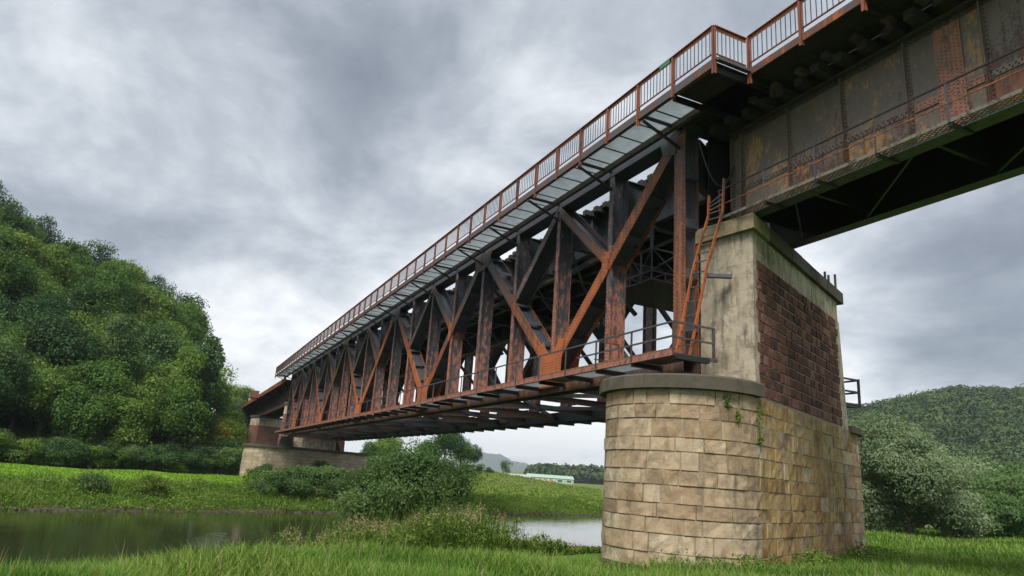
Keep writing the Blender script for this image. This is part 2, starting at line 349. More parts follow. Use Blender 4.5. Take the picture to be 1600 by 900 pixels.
def bulk(name, V, Fc, mat, tint=None, smooth=False):
    """V (n,3), Fc (m,k) numpy"""
    me = bpy.data.meshes.new(name); n, (mf, k) = len(V), Fc.shape
    me.vertices.add(n); me.vertices.foreach_set('co', np.ascontiguousarray(V, dtype=np.float32).ravel())
    me.loops.add(mf * k); me.loops.foreach_set('vertex_index', np.ascontiguousarray(Fc, dtype=np.int32).ravel())
    me.polygons.add(mf); me.polygons.foreach_set('loop_start', np.arange(mf, dtype=np.int32) * k)
    me.polygons.foreach_set('loop_total', np.full(mf, k, dtype=np.int32))
    if smooth: me.polygons.foreach_set('use_smooth', np.ones(mf, dtype=bool))
    me.update(calc_edges=True)
    if tint is not None:
        a = me.attributes.new('tint', 'FLOAT', 'FACE'); a.data.foreach_set('value', np.ascontiguousarray(tint, dtype=np.float32))
    me.materials.append(M[mat] if isinstance(mat, str) else mat)
    return me
def unit(a): return a / np.maximum(np.linalg.norm(a, axis=1, keepdims=True), 1e-6)
def leaves(Cn, Nm, size, aspect, rng, droop=0.0):
    """diamond-ish leaf quads at centres Cn facing Nm"""
    n = len(Cn); rnd = rng.normal(size=(n, 3)); rnd[:, 2] -= droop
    a = unit(rnd - Nm * np.sum(rnd * Nm, axis=1, keepdims=True)); b = np.cross(Nm, a)
    s = size.reshape(-1, 1)
    V = np.empty((n, 4, 3)); V[:, 0] = Cn - a * s * 0.5; V[:, 1] = Cn + b * s * 0.5 * aspect; V[:, 2] = Cn + a * s * 0.5; V[:, 3] = Cn - b * s * 0.5 * aspect
    V[:, 1] += Nm * s * 0.08; V[:, 3] += Nm * s * 0.08
    return V.reshape(-1, 3), np.arange(4 * n).reshape(-1, 4)

# river axes: E along the river (and along the piers), Nn across it
E2 = (0.902, 0.4318); N2 = (-0.4318, 0.902)
def UV(u_, v_): return (u_ * E2[0] + v_ * N2[0], u_ * E2[1] + v_ * N2[1])
def XYv(x, y): return x * N2[0] + y * N2[1]
def XYu(x, y): return x * E2[0] + y * E2[1]

def sstep(a, b, x): t = np.clip((x - a) / (b - a), 0, 1); return t * t * (3 - 2 * t)
SKA = np.array([-0.9, -0.239, -0.167, -0.09, -0.041, 0.012, 0.036, 0.055, 0.09, 0.5])
SKE = np.array([0.30, 0.289, 0.271, 0.2445, 0.228, 0.193, 0.128, 0.03, 0.0, 0.0])
def lump(x, y, s=1.0, seed=0.0):
    return (np.sin(x / s * 1.3 + seed) * np.cos(y / s * 1.1 + 1.7 * seed) + 0.5 * np.sin(x / s * 2.9 + y / s * 2.1 + seed))
def ground(x, y):
    x = np.asarray(x, dtype=float); y = np.asarray(y, dtype=float)
    vv = XYv(x, y); r = np.hypot(x, y)
    z = -0.32 * sstep(2.0, 7.0, vv) - 0.0 * x
    z = z - 1.15 * sstep(10.5, 18.5, vv) - 1.0 * sstep(18.5, 23, vv)
    z = z + 1.05 * sstep(34.5, 38.3, vv) + 0.86 * sstep(38.2, 43.5, vv) + 0.12 * sstep(44, 60, vv)
    z = z + 0.06 * lump(x, y, 2.3) * sstep(3, 12, r) + 0.10 * lump(x, y, 7.0, 2.0) * sstep(20, 60, r)
    # wooded hill on the left
    a = x / np.maximum(y, 5.0)
    e = np.interp(a, SKA, SKE)
    crest = np.maximum(e * 128.0 - 9.0, 0.0)
    z = z + crest * sstep(80, 128, vv) * (y > 5)
    # knoll behind the far abutment carrying the line
    z = z + 10.5 * np.exp(-((x - 20) / 26.0) ** 2 - ((y - 205) / 38.0) ** 2)
    z = z + 3.3 * np.exp(-((x - 66) / 22.0) ** 2 - ((y - 165) / 30.0) ** 2)
    # far right wooded ridge, and the low ridge beyond the meadow
    q = XYu(x, y)
    azd = np.degrees(np.arctan2(x, np.maximum(y, 1.0)))
    e2 = np.interp(azd, [40, 46, 51.4, 54.3, 57.5, 61.9, 70, 80, 89], [0.0, .07, .115, .127, .140, .146, .15, .12, .0])
    z = z + np.maximum(e2 * .95 * 560 - 10, 0) * sstep(240, 560, r) * (1 - sstep(760, 1300, r)) * (y > 5)
    z = z + 26 * np.exp(-((x - 640) / 200.0) ** 2 - ((y - 900) / 220.0) ** 2)
    z = z + 0.004 * np.maximum(r - 120, 0) * sstep(0.35, 0.7, a) * (r < 900)
    return z
def gz(x, y): return float(ground(x, y))

# ------------------------------------------------------------------ ground and water
def mat_ground():
    m_, t, b, o = newmat('meadow_ground'); p = geo(t)
    sp = t.nodes.new('ShaderNodeSeparateXYZ'); t.links.new(p, sp.inputs[0])
    vv = mth(t, 'ADD', mth(t, 'MULTIPLY', sp.outputs[0], N2[0]), mth(t, 'MULTIPLY', sp.outputs[1], N2[1]))
    n = noise(t, p, 0.5, 8, 0.6); nf = noise(t, p, 7, 6, 0.75); st = noise(t, scalev(t, p, (0.03, 0.012, 1)), 3, 6, 0.6)
    grass = ramp(t, mth(t, 'ADD', mth(t, 'MULTIPLY', n, 0.5), mth(t, 'MULTIPLY', nf, 0.5)), [(0.35, (0.045, 0.095, 0.014)), (0.5, (0.075, 0.15, 0.020)), (0.66, (0.115, 0.19, 0.03))])
    rough = ramp(t, mth(t, 'ADD', mth(t, 'MULTIPLY', nf, 0.6), mth(t, 'MULTIPLY', st, 0.4)), [(0.35, (0.055, 0.08, 0.02)), (0.5, (0.11, 0.14, 0.035)), (0.65, (0.18, 0.18, 0.07))])
    # mown field nearer the river, rough tussocky pasture further off and on the right
    r_ = mth(t, 'MULTIPLY', mth(t, 'SUBTRACT', mth(t, 'ADD', vv, mth(t, 'MULTIPLY', n, 8)), mth(t, 'SUBTRACT', 90, mth(t, 'MULTIPLY', sp.outputs[0], 0.45))), 0.2, clamp=True)
    c = mixc(t, r_, grass, rough)
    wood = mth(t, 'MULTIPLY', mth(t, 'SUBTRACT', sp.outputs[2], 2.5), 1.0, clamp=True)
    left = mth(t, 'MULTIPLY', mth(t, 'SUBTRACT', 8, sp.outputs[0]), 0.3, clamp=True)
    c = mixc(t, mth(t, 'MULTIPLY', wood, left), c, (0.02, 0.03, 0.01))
    mud = mth(t, 'MULTIPLY', mth(t, 'SUBTRACT', -0.95, sp.outputs[2]), 5.0, clamp=True)
    c = mixc(t, mud, c, (0.05, 0.04, 0.022))
    t.links.new(c, b.inputs['Base Color']); setb(b, rough=0.95, spec=0.1)
    bump(t, b, nf, 0.8, 0.06)
    return m_
M['ground'] = mat_ground()
def axis(n, k, ext, c=0.0):
    t = np.linspace(-1, 1, n); return c + np.sinh(t * k) / math.sinh(k) * ext
gx = axis(341, 6.2, 5200, 4.0); gy = axis(341, 6.2, 5200, 24.0)
GX, GY = np.meshgrid(gx, gy); GZ = ground(GX, GY)
V = np.stack([GX.ravel(), GY.ravel(), GZ.ravel()], 1)
idx = np.arange(341 * 341).reshape(341, 341)
Fq = np.stack([idx[:-1, :-1], idx[:-1, 1:], idx[1:, 1:], idx[1:, :-1]], -1).reshape(-1, 4)
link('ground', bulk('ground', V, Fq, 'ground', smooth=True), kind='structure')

def mat_water():
    m_, t, b, o = newmat('river_water'); p = geo(t)
    b.inputs['Base Color'].default_value = (0.024, 0.029, 0.012, 1); setb(b, rough=0.05, spec=0.5)
    b.inputs['IOR'].default_value = 1.333
    sp = t.nodes.new('ShaderNodeSeparateXYZ'); t.links.new(p, sp.inputs[0])
    rot = t.nodes.new('ShaderNodeMapping'); rot.inputs['Rotation'].default_value = (0, 0, -0.447); t.links.new(p, rot.inputs['Vector'])
    n1 = noise(t, scalev(t, rot.outputs[0], (0.5, 1.6, 1)), 1.0, 5, 0.55, 0.6)
    n2 = noise(t, scalev(t, rot.outputs[0], (1, 2.2, 1)), 5.0, 4, 0.5, 0.3)
    # a riffle in mid-stream
    dx = mth(t, 'SUBTRACT', sp.outputs[0], 1.9); dy = mth(t, 'SUBTRACT', sp.outputs[1], 27.5)
    rr = mth(t, 'ADD', mth(t, 'MULTIPLY', mth(t, 'MULTIPLY', dx, dx), 0.55), mth(t, 'MULTIPLY', mth(t, 'MULTIPLY', dy, dy), 0.035))
    rif = mth(t, 'SUBTRACT', 1.0, rr, clamp=True)
    brk = noise(t, scalev(t, rot.outputs[0], (0.9, 4.5, 1)), 1.0, 6, 0.7, 1.2)
    rif = mth(t, 'MULTIPLY', mth(t, 'SUBTRACT', brk, mth(t, 'SUBTRACT', 0.84, mth(t, 'MULTIPLY', rif, 0.42))), 9.0, clamp=True)
    h = mth(t, 'ADD', mth(t, 'MULTIPLY', n1, 0.8), mth(t, 'MULTIPLY', n2, mth(t, 'ADD', 0.10, mth(t, 'MULTIPLY', rif, 6.0))))
    bump(t, b, h, 0.35, 0.035)
    return m_
M['water'] = mat_water()
w = MB(); pts = [UV(-900, 12), UV(1500, 12), UV(1500, 44), UV(-900, 44)]
w.add([(x, y, -1.3) for x, y in pts], [(0, 1, 2, 3)]).build('river_water', 'water', kind='structure')

# ------------------------------------------------------------------ masonry
def course_block(path, s0, s1, z0, z1, back=0.05, proud=0.0, rng=R, name='stone_block', mat='ashlar', parent=None, cham=0.012, rough=0.007):
    n = max(2, int((s1 - s0) / 0.26) + 1); n = min(n, 4)
    sv = [s0 + cham] + [s0 + (s1 - s0) * i / n for i in range(1, n)] + [s1 - cham]
    zv = [z0 + cham, (z0 + z1) / 2, z1 - cham]
    vs = []; k = len(sv)
    for z in zv:
        for s_ in sv:
            (x, y), (nx, ny) = path(s_); o_ = proud + rng.uniform(-rough, rough)
            vs.append((x + nx * o_, y + ny * o_, z + rng.uniform(-.003, .003)))
    ring = []
    for s_ in [s0 + cham * .3] + sv[1:-1] + [s1 - cham * .3]: ring.append((s_, z0 + cham * .3))
    ring2 = [(s_, z1 - cham * .3) for s_, _ in ring]
    b0 = len(vs)
    for s_, z in ring + ring2:
        (x, y), (nx, ny) = path(s_); vs.append((x - nx * back, y - ny * back, z))
    fs = []
    for j in range(2):
        for i in range(k - 1): fs.append((j * k + i, j * k + i + 1, (j + 1) * k + i + 1, (j + 1) * k + i))
    for i in range(k - 1):
        fs.append((b0 + i, b0 + i + 1, i + 1, i)); fs.append((2 * k + i, 2 * k + i + 1, b0 + k + i + 1, b0 + k + i))
    fs.append((b0, 0, k, 2 * k, b0 + k)); fs.append((b0 + k - 1, b0 + 2 * k - 1, 3 * k - 1, 2 * k - 1, k - 1))
    mb = MB(); mb.add(vs, fs); return mb.build(name, mat, parent)

def capsule(u0, u1, vc, r, n=16, skewr=None):
    pts = []
    for i in range(n + 1):
        a = -PI / 2 - PI * i / n; pts.append(UV(u0 + r * math.cos(a), vc + r * math.sin(a)))
    for i in range(n + 1):
        a = PI / 2 - PI * i / n; pts.append(UV(u1 + r * math.cos(a), vc + r * math.sin(a)))
    return pts[::-1]
U0 = 17.98; VF = 6.38; RR = 2.09; VC = VF + RR; TR = 10.15     # seam, front plane, nose radius, centre, right nose centre
pier = thing('bridge_pier', 'tall near bridge pier of buff blocks with a dark red stone panel and rounded nose', 'pier', (*UV(U0 + 5, VC), 0))
PL = Vector((*UV(U0 + 5, VC), 0))
def under(o, par, pl): o.parent = par; o.matrix_parent_inverse = Matrix.Translation(-Vector(pl)); return o
pier.location = (0, 0, 0)
ZB = -0.7; ZL = 4.04
MB().prism(capsule(U0, U0 + TR, VC, RR - 0.006, 28), ZB, ZL).build('pier_core', 'mortar', pier)
# path around the lower body: s=0 at the seam, negative s goes round the left nose, positive along the flat face then right nose
def lower_path(s):
    if s < 0:
        a = -PI / 2 + s / RR; return UV(U0 + RR * math.cos(a), VC + RR * math.sin(a)), UV(math.cos(a), math.sin(a))
    if s <= TR: return UV(U0 + s, VF), UV(0, -1)
    a = -PI / 2 + (s - TR) / RR; return UV(U0 + TR + RR * math.cos(a), VC + RR * math.sin(a)), UV(math.cos(a), math.sin(a))
zs = [ZB]; rc = random.Random(3)
heights = [0.50, 0.36, 0.45, 0.38, 0.34, 0.44, 0.37, 0.46, 0.35, 0.48, 0.36, 0.40]
k_ = (ZL - ZB) / sum(heights)
for h_ in heights: zs.append(zs[-1] + h_ * k_)
for j in range(len(zs) - 1):
    s = -RR * PI * 0.78
    lip = 0.05 if j == 0 else (0.008 * (len(zs) - 2 - j) / 9)
    while s < -0.02:
        ln = rc.choice((rc.uniform(.38, .6), rc.uniform(.6, .95), rc.uniform(.9, 1.15))); e = s + ln
        if e > -0.30: e = 0.0
        course_block(lower_path, s, e, zs[j], zs[j + 1], proud=lip + 0.01 + rc.uniform(-.006, .024), rng=rc, mat='cope' if j == 0 or rc.random() < .03 else 'ashlar', parent=pier, rough=0.014, cham=.018); s = e
    s = 0.0; s = 0.003
    end = TR + RR * PI * 0.55
    while s < end - 0.02:
        ln = rc.choice((rc.uniform(.32, .5), rc.uniform(.5, .8), rc.uniform(.7, 1.0))); e = s + ln
        if e > end - 0.3: e = end
        if s < TR < e and j >= 0: e = TR if TR - s > 0.3 else e
        course_block(lower_path, s, e, zs[j], zs[j + 1], proud=lip + rc.uniform(-.006, .022), rng=rc, cham=.017,
                     mat='cope' if j == 0 else 'ochre' if rc.random() < (0.9 if s < 7.5 else 0.35) else 'ashlar', parent=pier, rough=0.014); s = e
# upper wall
TW0, TW1 = 0.22, 8.10        # brick panel extents along the face
def edge_t(z): return 8.42 + 0.56 * (8.6 - z) / 4.5
VB = 8.06
def slope(z): return edge_t(z)
MB().add([(*UV(U0 + 0.1, VF + 0.008), ZL), (*UV(U0 + edge_t(ZL) - .1, VF + 0.008), ZL), (*UV(U0 + edge_t(ZL) + .3, VB), ZL), (*UV(U0 + 0.45, VB), ZL),
          (*UV(U0 + 0.1, VF + 0.008), 8.62), (*UV(U0 + 8.42 - .1, VF + 0.008), 8.62), (*UV(U0 + 8.42 + .3, VB), 8.62), (*UV(U0 + 0.45, VB), 8.62)],
         [(0, 3, 2, 1), (4, 5, 6, 7), (0, 1, 5, 4), (1, 2, 6, 5), (2, 3, 7, 6), (3, 0, 4, 7)]).build('wall_core', 'redmortar', pier)
# cast end of the wall facing the bridge side, poured in lifts
zl = [ZL + 0.0, 4.75, 5.45, 6.2, 6.95, 7.7, 8.62]
for j in range(len(zl) - 1):
    g = 0.0015; rz = rc.uniform(-.003, .003)
    a0 = -0.16 + 0.0; 
    poly = [UV(U0 - 0.14 + rz, VF - 0.012 + rz), UV(U0 + TW0 + rc.choice((-.02, .06, -.06)), VF - 0.012 + rz), UV(U0 + TW0 + .1, VF + 0.3), UV(U0 + 0.95, VB + .01), UV(U0 + 0.33 + rz, VB + .01)]
    MB().prism(poly, zl[j] + g, zl[j + 1] - g).build('concrete_lift', 'concrete', pier)
# top band above the panel and the quoins at the right-hand edge
t_ = TW0 + 0.09
while t_ < 8.05:
    e = min(t_ + rc.uniform(1.3, 1.9), 8.36)
    if 8.36 - e < 0.5: e = 8.36
    course_block(lambda s: (UV(U0 + s, VF), UV(0, -1)), t_, e, 7.86, 8.62, back=.09, rng=rc, name='band_block', mat='concrete', parent=pier, cham=.006, rough=.004); t_ = e
z = ZL; kq = 0
while z < 7.84:
    z1 = min(z + 0.42, 7.86); e = edge_t(z)
    MB().prism([UV(U0 + TW1 + (0.04 if kq % 2 else -0.04), VF + rc.uniform(-.006, .004)), UV(U0 + edge_t(z), VF), UV(U0 + edge_t(z) + .4, VB), UV(U0 + TW1 + .1, VB)], z + .005, z1 - .005,
               [UV(U0 + TW1 + (0.04 if kq % 2 else -0.04), VF), UV(U0 + edge_t(z1), VF), UV(U0 + edge_t(z1) + .4, VB), UV(U0 + TW1 + .1, VB)]).build('corner_block', 'concrete', pier)
    z = z1; kq += 1
# dark red squared stones
nrow = 13; z0r = 4.10; hr = (7.85 - z0r) / nrow
fpath = lambda s: (UV(U0 + s, VF), UV(0, -1))
for j in range(nrow):
    zb = z0r + j * hr; s = TW0 + rc.choice((0.0, -.05, -.14, -.22)); end = TW1 + rc.choice((-.12, -.04, .05, .12)); first = True
    while s < end - 0.02:
        ln = rc.choice((0.34, 0.42, 0.47, 0.52, 0.6)) + rc.uniform(-.03, .03)
        if first and j % 2: ln = 0.3
        first = False; e = s + ln
        if e > end - 0.25: e = end
        course_block(fpath, s + .014, e - .014, zb + .010, zb + hr - .010, back=.06, proud=rc.uniform(.014, .036), rng=rc, name='red_stone', mat='red', parent=pier, cham=.018, rough=.010); s = e
# coping of the upper wall in slabs
cw = 0.14
tt = [-0.35, 0.95, 1.95, 2.9, 3.9, 4.85, 5.8, 6.7, 7.6, 8.78]
for i in range(len(tt) - 1):
    a, b_ = tt[i] + (.0 if i == 0 else .006), tt[i + 1] - .006
    sk0 = 0.48 * (1 if i == 0 else 0); mbx = MB()
    o0 = rc.uniform(-.012, .012); z0 = 8.60; z1 = 9.04 + rc.uniform(-.012, .01)
    lo = [UV(U0 + a, VF - cw + o0), UV(U0 + b_, VF - cw + o0), UV(U0 + b_ + (0.35 if i == 8 else 0), VB + .12), UV(U0 + a + (0.56 if i == 0 else 0), VB + .12)]
    c_ = 0.035
    mid_ = lo
    mbx.prism(lo, z0, z1 - c_)
    hi = [UV(U0 + a + (c_ if i == 0 else 0), VF - cw + o0 + c_), UV(U0 + b_ - (c_ if i == 8 else 0), VF - cw + o0 + c_), UV(U0 + b_ + (0.35 - c_ if i == 8 else 0), VB + .12 - c_), UV(U0 + a + (0.56 + c_ if i == 0 else 0), VB + .12 - c_)]
    mbx.prism(lo, z1 - c_, z1, hi)
    mbx.build('coping_slab', 'copetop' if i == 0 else 'cope', pier)
# nose copings
def nose_coping(uc, a0, a1, nseg, z0, z1, ov, flat=None):
    for i in range(nseg):
        b0 = a0 + (a1 - a0) * i / nseg; b1 = a0 + (a1 - a0) * (i + 1) / nseg; g = 0.004
        arc = [b0 + g + (b1 - b0 - 2 * g) * k / 2 for k in range(3)]
        if flat is not None and i == 0 and False: pass
        o_ = rc.uniform(-.012, .012)
        pts = [UV(uc + (RR + ov + o_) * math.cos(q), VC + (RR + ov + o_) * math.sin(q)) for q in arc]
        inn = [UV(uc + 0.3 * math.cos(q), VC + 0.3 * math.sin(q)) for q in reversed(arc)]
        poly = pts + inn
        if (a1 - a0) < 0: poly = poly[::-1]
        pts2 = [UV(uc + (RR + ov + o_ - .05) * math.cos(q), VC + (RR + ov + o_ - .05) * math.sin(q)) for q in arc]
        top = pts2 + inn
        if (a1 - a0) < 0: top = top[::-1]
        mbx = MB(); mbx.prism(poly, z0, z1 - .05); mbx.prism(poly, z1 - .05, z1, top); mbx.build('nose_coping_slab', 'cope', pier)
nose_coping(U0, -PI / 2, -PI * 1.5, 6, 4.04, 4.40, 0.20)
nose_coping(U0 + TR, -PI / 2, PI / 2, 4, 4.00, 4.22, 0.16)
MB().prism([UV(U0 + .3, VF + .45), UV(U0 + TR + .3, VF + .45), UV(U0 + TR + .3, VC + RR - .1), UV(U0 + .3, VC + RR - .1)], ZL - .2, 4.37).build('bearing_shelf', 'cope', pier)
MB().prism([UV(U0 + 9.05, VF - .1), UV(U0 + TR - .01, VF - .14), UV(U0 + TR - .01, VC), UV(U0 + 9.4, VC)], 4.0, 4.225).build('step_coping_slab', 'cope', pier)

# ------------------------------------------------------------------ truss bridge
X1, DEP = 12.45, 0.62            # near truss outer face and depth
X2 = 19.0
Y0, PAN, NP = 15.40, 3.74, 20
ZC0, ZC1 = 4.75, 5.25           # lower chord
ZT0, ZT1 = 12.12, 12.45         # upper chord
bridge = thing('truss_bridge', 'long rusty riveted steel truss bridge spanning the river between the two stone piers', 'bridge')
def rivet_mesh(pts, nrm, r=0.022, h=0.017, n=6):
    """pyramid rivet heads at points pts on a plane with normal nrm"""
    nrm = Vector(nrm).normalized(); a = nrm.orthogonal().normalized(); b = nrm.cross(a); vs = []; fs = []
    for p in pts:
        p = Vector(p); b0 = len(vs)
        for k in range(n): vs.append(p + (a * math.cos(2 * PI * k / n) + b * math.sin(2 * PI * k / n)) * r)
        for k in range(n): vs.append(p + nrm * h + (a * math.cos(2 * PI * k / n) + b * math.sin(2 * PI * k / n)) * r * .55)
        for k in range(n): fs.append((b0 + k, b0 + (k + 1) % n, b0 + n + (k + 1) % n, b0 + n + k))
        fs.append(tuple(b0 + n + k for k in range(n)))
    m_ = MB(); m_.add(vs, fs); return m_
def member(x0, p, q, w, name, matf, matw=None, battens=0.0, dep=DEP, rivets=False, boxy=False, parent=bridge):
    """I / box member lying between planes x0 and x0+dep; p,q are (y,z)"""
    P_ = Vector((x0, *p)); Q = Vector((x0, *q)); ft = 0.035; aw = 0.085
    mb = MB()
    dx = Vector((1, 0, 0)); d = (Q - P_).normalized(); s = d.cross(dx)
    mb.beam(P_ + dx * ft / 2, Q + dx * ft / 2, ft, w, (1, 0, 0))
    mb.beam(P_ + dx * (dep - ft / 2), Q + dx * (dep - ft / 2), ft, w, (1, 0, 0))
    for k in (0, 1):         # corner angles behind the flanges
        xx = ft + 0.02 if k == 0 else dep - ft - 0.02
        if boxy:
            for sg in (-1, 1): mb.beam(P_ + dx * (xx + (0.03 if k == 0 else -0.03)) + s * sg * (w / 2 - .012), Q + dx * (xx + (0.03 if k == 0 else -0.03)) + s * sg * (w / 2 - .012), 0.10, 0.018, (1, 0, 0))
    o = mb.build(name, matf, parent)
    wb = MB(); ln = (Q - P_).length
    if boxy:
        wb.beam(P_ + dx * dep / 2 + s * 0.0, Q + dx * dep / 2 + s * 0.0, dep - 2 * ft - .006, 0.03, (1, 0, 0))
    else:
        wb.beam(P_ + dx * dep / 2, Q + dx * dep / 2, dep - 2 * ft - .006, 0.022, (1, 0, 0))
        for sg in (-1, 1):
            for xx in (ft + .035, dep - ft - .035):
                wb.beam(P_ + dx * xx + s * sg * 0.05, Q + dx * xx + s * sg * 0.05, 0.064, 0.07, (1, 0, 0))
    wb.build('web_plate', matw or matf, o)
    if battens:
        k = 0.8
        while k < ln - 0.5:
            c = P_ + d * k
            for sg in (-1, 1): MB().beam(c + dx * (ft + .004) + s * sg * (w / 2 - .006), c + dx * (dep - ft - .004) + s * sg * (w / 2 - .006), 0.28, 0.014, d).build('batten', matw or matf, o)
            k += battens
    if rivets:
        pts = []; k = 0.12
        while k < ln - .1:
            for e in (-1, 1):
                for f_ in ((w / 2 - .045), (w / 2 - .11)) if w > .4 else ((w / 2 - .05),):
                    pts.append(P_ + d * (k + (.06 if f_ < w / 2 - .06 else 0)) + s * e * f_)
            k += 0.13
        rm = rivet_mesh(pts, (-1, 0, 0)); ro = rm.build('rivet_heads', 'rivet', o, kind='stuff')
    return o
def truss(x0, y0, near):
    ys = [y0 + PAN * k for k in range(NP + 1)]; ct = 12.3; cb = 5.0
    ch = MB()
    # chords
    top = MB().box((x0 - .02, ys[0] - .3, ZT0), (x0 + DEP + .02, ys[-1] + .3, ZT1)); top.build('top_chord', 'dark', bridge)
    o = MB().box((x0 + .02, ys[0] - .1, ZC0), (x0 + .06, ys[-1] + .1, ZC1)); o.box((x0 + DEP - .06, ys[0] - .1, ZC0), (x0 + DEP - .02, ys[-1] + .1, ZC1))
    o.box((x0 - .03, ys[0] - .1, ZC1 - .002), (x0 + DEP + .03, ys[-1] + .1, ZC1 + .02)); bc = o.build('bottom_chord', 'rustdark', bridge)
    for k in range(NP + 1):
        endp = k in (0, NP); y = ys[k]
        riv = near and k <= 3
        if endp:
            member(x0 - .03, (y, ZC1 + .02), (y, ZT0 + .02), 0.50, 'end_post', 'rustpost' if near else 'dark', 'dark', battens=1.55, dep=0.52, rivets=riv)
        else:
            w = 0.25 if k % 2 else 0.23
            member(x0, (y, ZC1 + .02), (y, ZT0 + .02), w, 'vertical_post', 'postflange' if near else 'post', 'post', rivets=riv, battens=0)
    for j in range(0, NP, 4):
        pairs = [((ys[j], ct - .15), (ys[j + 2], cb + .65)), ((ys[min(j + 4, NP)], ct - .15), (ys[j + 2], cb + .65))]
        for n_, (a, b_) in enumerate(pairs):
            riv = near and j < 4
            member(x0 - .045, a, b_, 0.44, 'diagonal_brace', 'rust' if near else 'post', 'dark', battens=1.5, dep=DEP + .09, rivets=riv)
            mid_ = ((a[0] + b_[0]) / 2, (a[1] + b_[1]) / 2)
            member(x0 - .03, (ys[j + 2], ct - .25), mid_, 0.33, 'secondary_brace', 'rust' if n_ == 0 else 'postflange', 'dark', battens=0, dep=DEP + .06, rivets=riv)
            # gusset at the crossing
            for sx in (-.064, DEP + .05):
                g = MB(); y_, z_ = mid_; sg = 1 if n_ == 0 else -1
                poly = [(-.30 * sg, .55), (.05 * sg, .40), (.34 * sg, .62), (.36 * sg, .15), (.30 * sg, -.62), (-.02 * sg, -.30), (-.12 * sg, .1)]
                vs = [(x0 + sx, y_ + a_, z_ + c_) for a_, c_ in poly] + [(x0 + sx + .016, y_ + a_, z_ + c_) for a_, c_ in poly]
                n7 = len(poly); g.add(vs, [tuple(range(n7)), tuple(range(2 * n7 - 1, n7 - 1, -1))] + [(i, n7 + i, n7 + (i + 1) % n7, (i + 1) % n7) for i in range(n7)])
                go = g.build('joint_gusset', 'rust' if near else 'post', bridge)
            if near and j < 8:
                pts = [(x0 - .066, y_ + a_ * .82 * t1, z_ + c_ * .85 * t1) for a_, c_ in poly for t1 in (1, .62, .3)]
                rivet_mesh(pts, (-1, 0, 0)).build('rivet_heads', 'rivet', go, kind='stuff')
        # big foot gusset where the V meets the lower chord
        y_ = ys[j + 2]
        for sx in (-.075, DEP + .06):
            poly = [(-.80, 4.95), (.80, 4.95), (.85, 5.9), (1.05, 6.65), (.62, 6.75), (.30, 6.35), (0, 6.25), (-.30, 6.35), (-.62, 6.75), (-1.05, 6.65), (-.85, 5.9)]
            n7 = len(poly); vs = [(x0 + sx, y_ + a_, c_) for a_, c_ in poly] + [(x0 + sx + .02, y_ + a_, c_) for a_, c_ in poly]
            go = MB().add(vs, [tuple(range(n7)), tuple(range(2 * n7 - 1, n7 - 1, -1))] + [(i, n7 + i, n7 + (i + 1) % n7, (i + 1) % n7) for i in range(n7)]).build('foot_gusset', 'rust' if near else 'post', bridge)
            if sx < 0 and near and j < 8:
                pts = []
                for a_ in range(-7, 8):
                    for c_ in range(0, 12):
                        yy, z__ = a_ * .12 + (.06 if c_ % 2 else 0), 5.3 + c_ * .1
                        if z__ > 5.95 and abs(yy) < .42: continue
                        if abs(yy) > .9 - max(0, z__ - 5.6) * .25 or z__ > 5.95 + abs(yy) * .4: continue
                        pts.append((x0 + sx, y_ + yy, z__))
                rivet_mesh(pts, (-1, 0, 0)).build('rivet_heads', 'rivet', go, kind='stuff')
        # corner gussets under the top chord
    for j in range(0, NP + 1, 4):
        y_ = ys[j]; a0 = -.05 if j == 0 else -1.0; a1 = .05 if j == NP else 1.0
        poly = [(a0, ZT0 + .1), (a1, ZT0 + .1), (a1 * .9, 11.55), (a1 * .3, 11.35), (a0 * .3, 11.35), (a0 * .9, 11.55)]
        if j == 0: poly = [(-.05, ZT0 + .1), (.95, ZT0 + .1), (.75, 11.65), (.2, 11.5)]
        if j == NP: poly = [(.2, ZT0 + .1), (.2, 11.1), (-.85, 11.4), (-1.1, ZT0 + .1)]
        for sx in (-.072,):
            n7 = len(poly); vs = [(x0 + sx, y_ + a_, c_) for a_, c_ in poly] + [(x0 + sx + .02, y_ + a_, c_) for a_, c_ in poly]
            MB().add(vs, [tuple(range(n7)), tuple(range(2 * n7 - 1, n7 - 1, -1))] + [(i, n7 + i, n7 + (i + 1) % n7, (i + 1) % n7) for i in range(n7)]).build('head_gusset', 'rustdark', bridge)
    return ys
ysn = truss(X1, Y0, True)
ysf = truss(X2, Y0 + PAN * 0.85, False)
YE = ysn[-1]

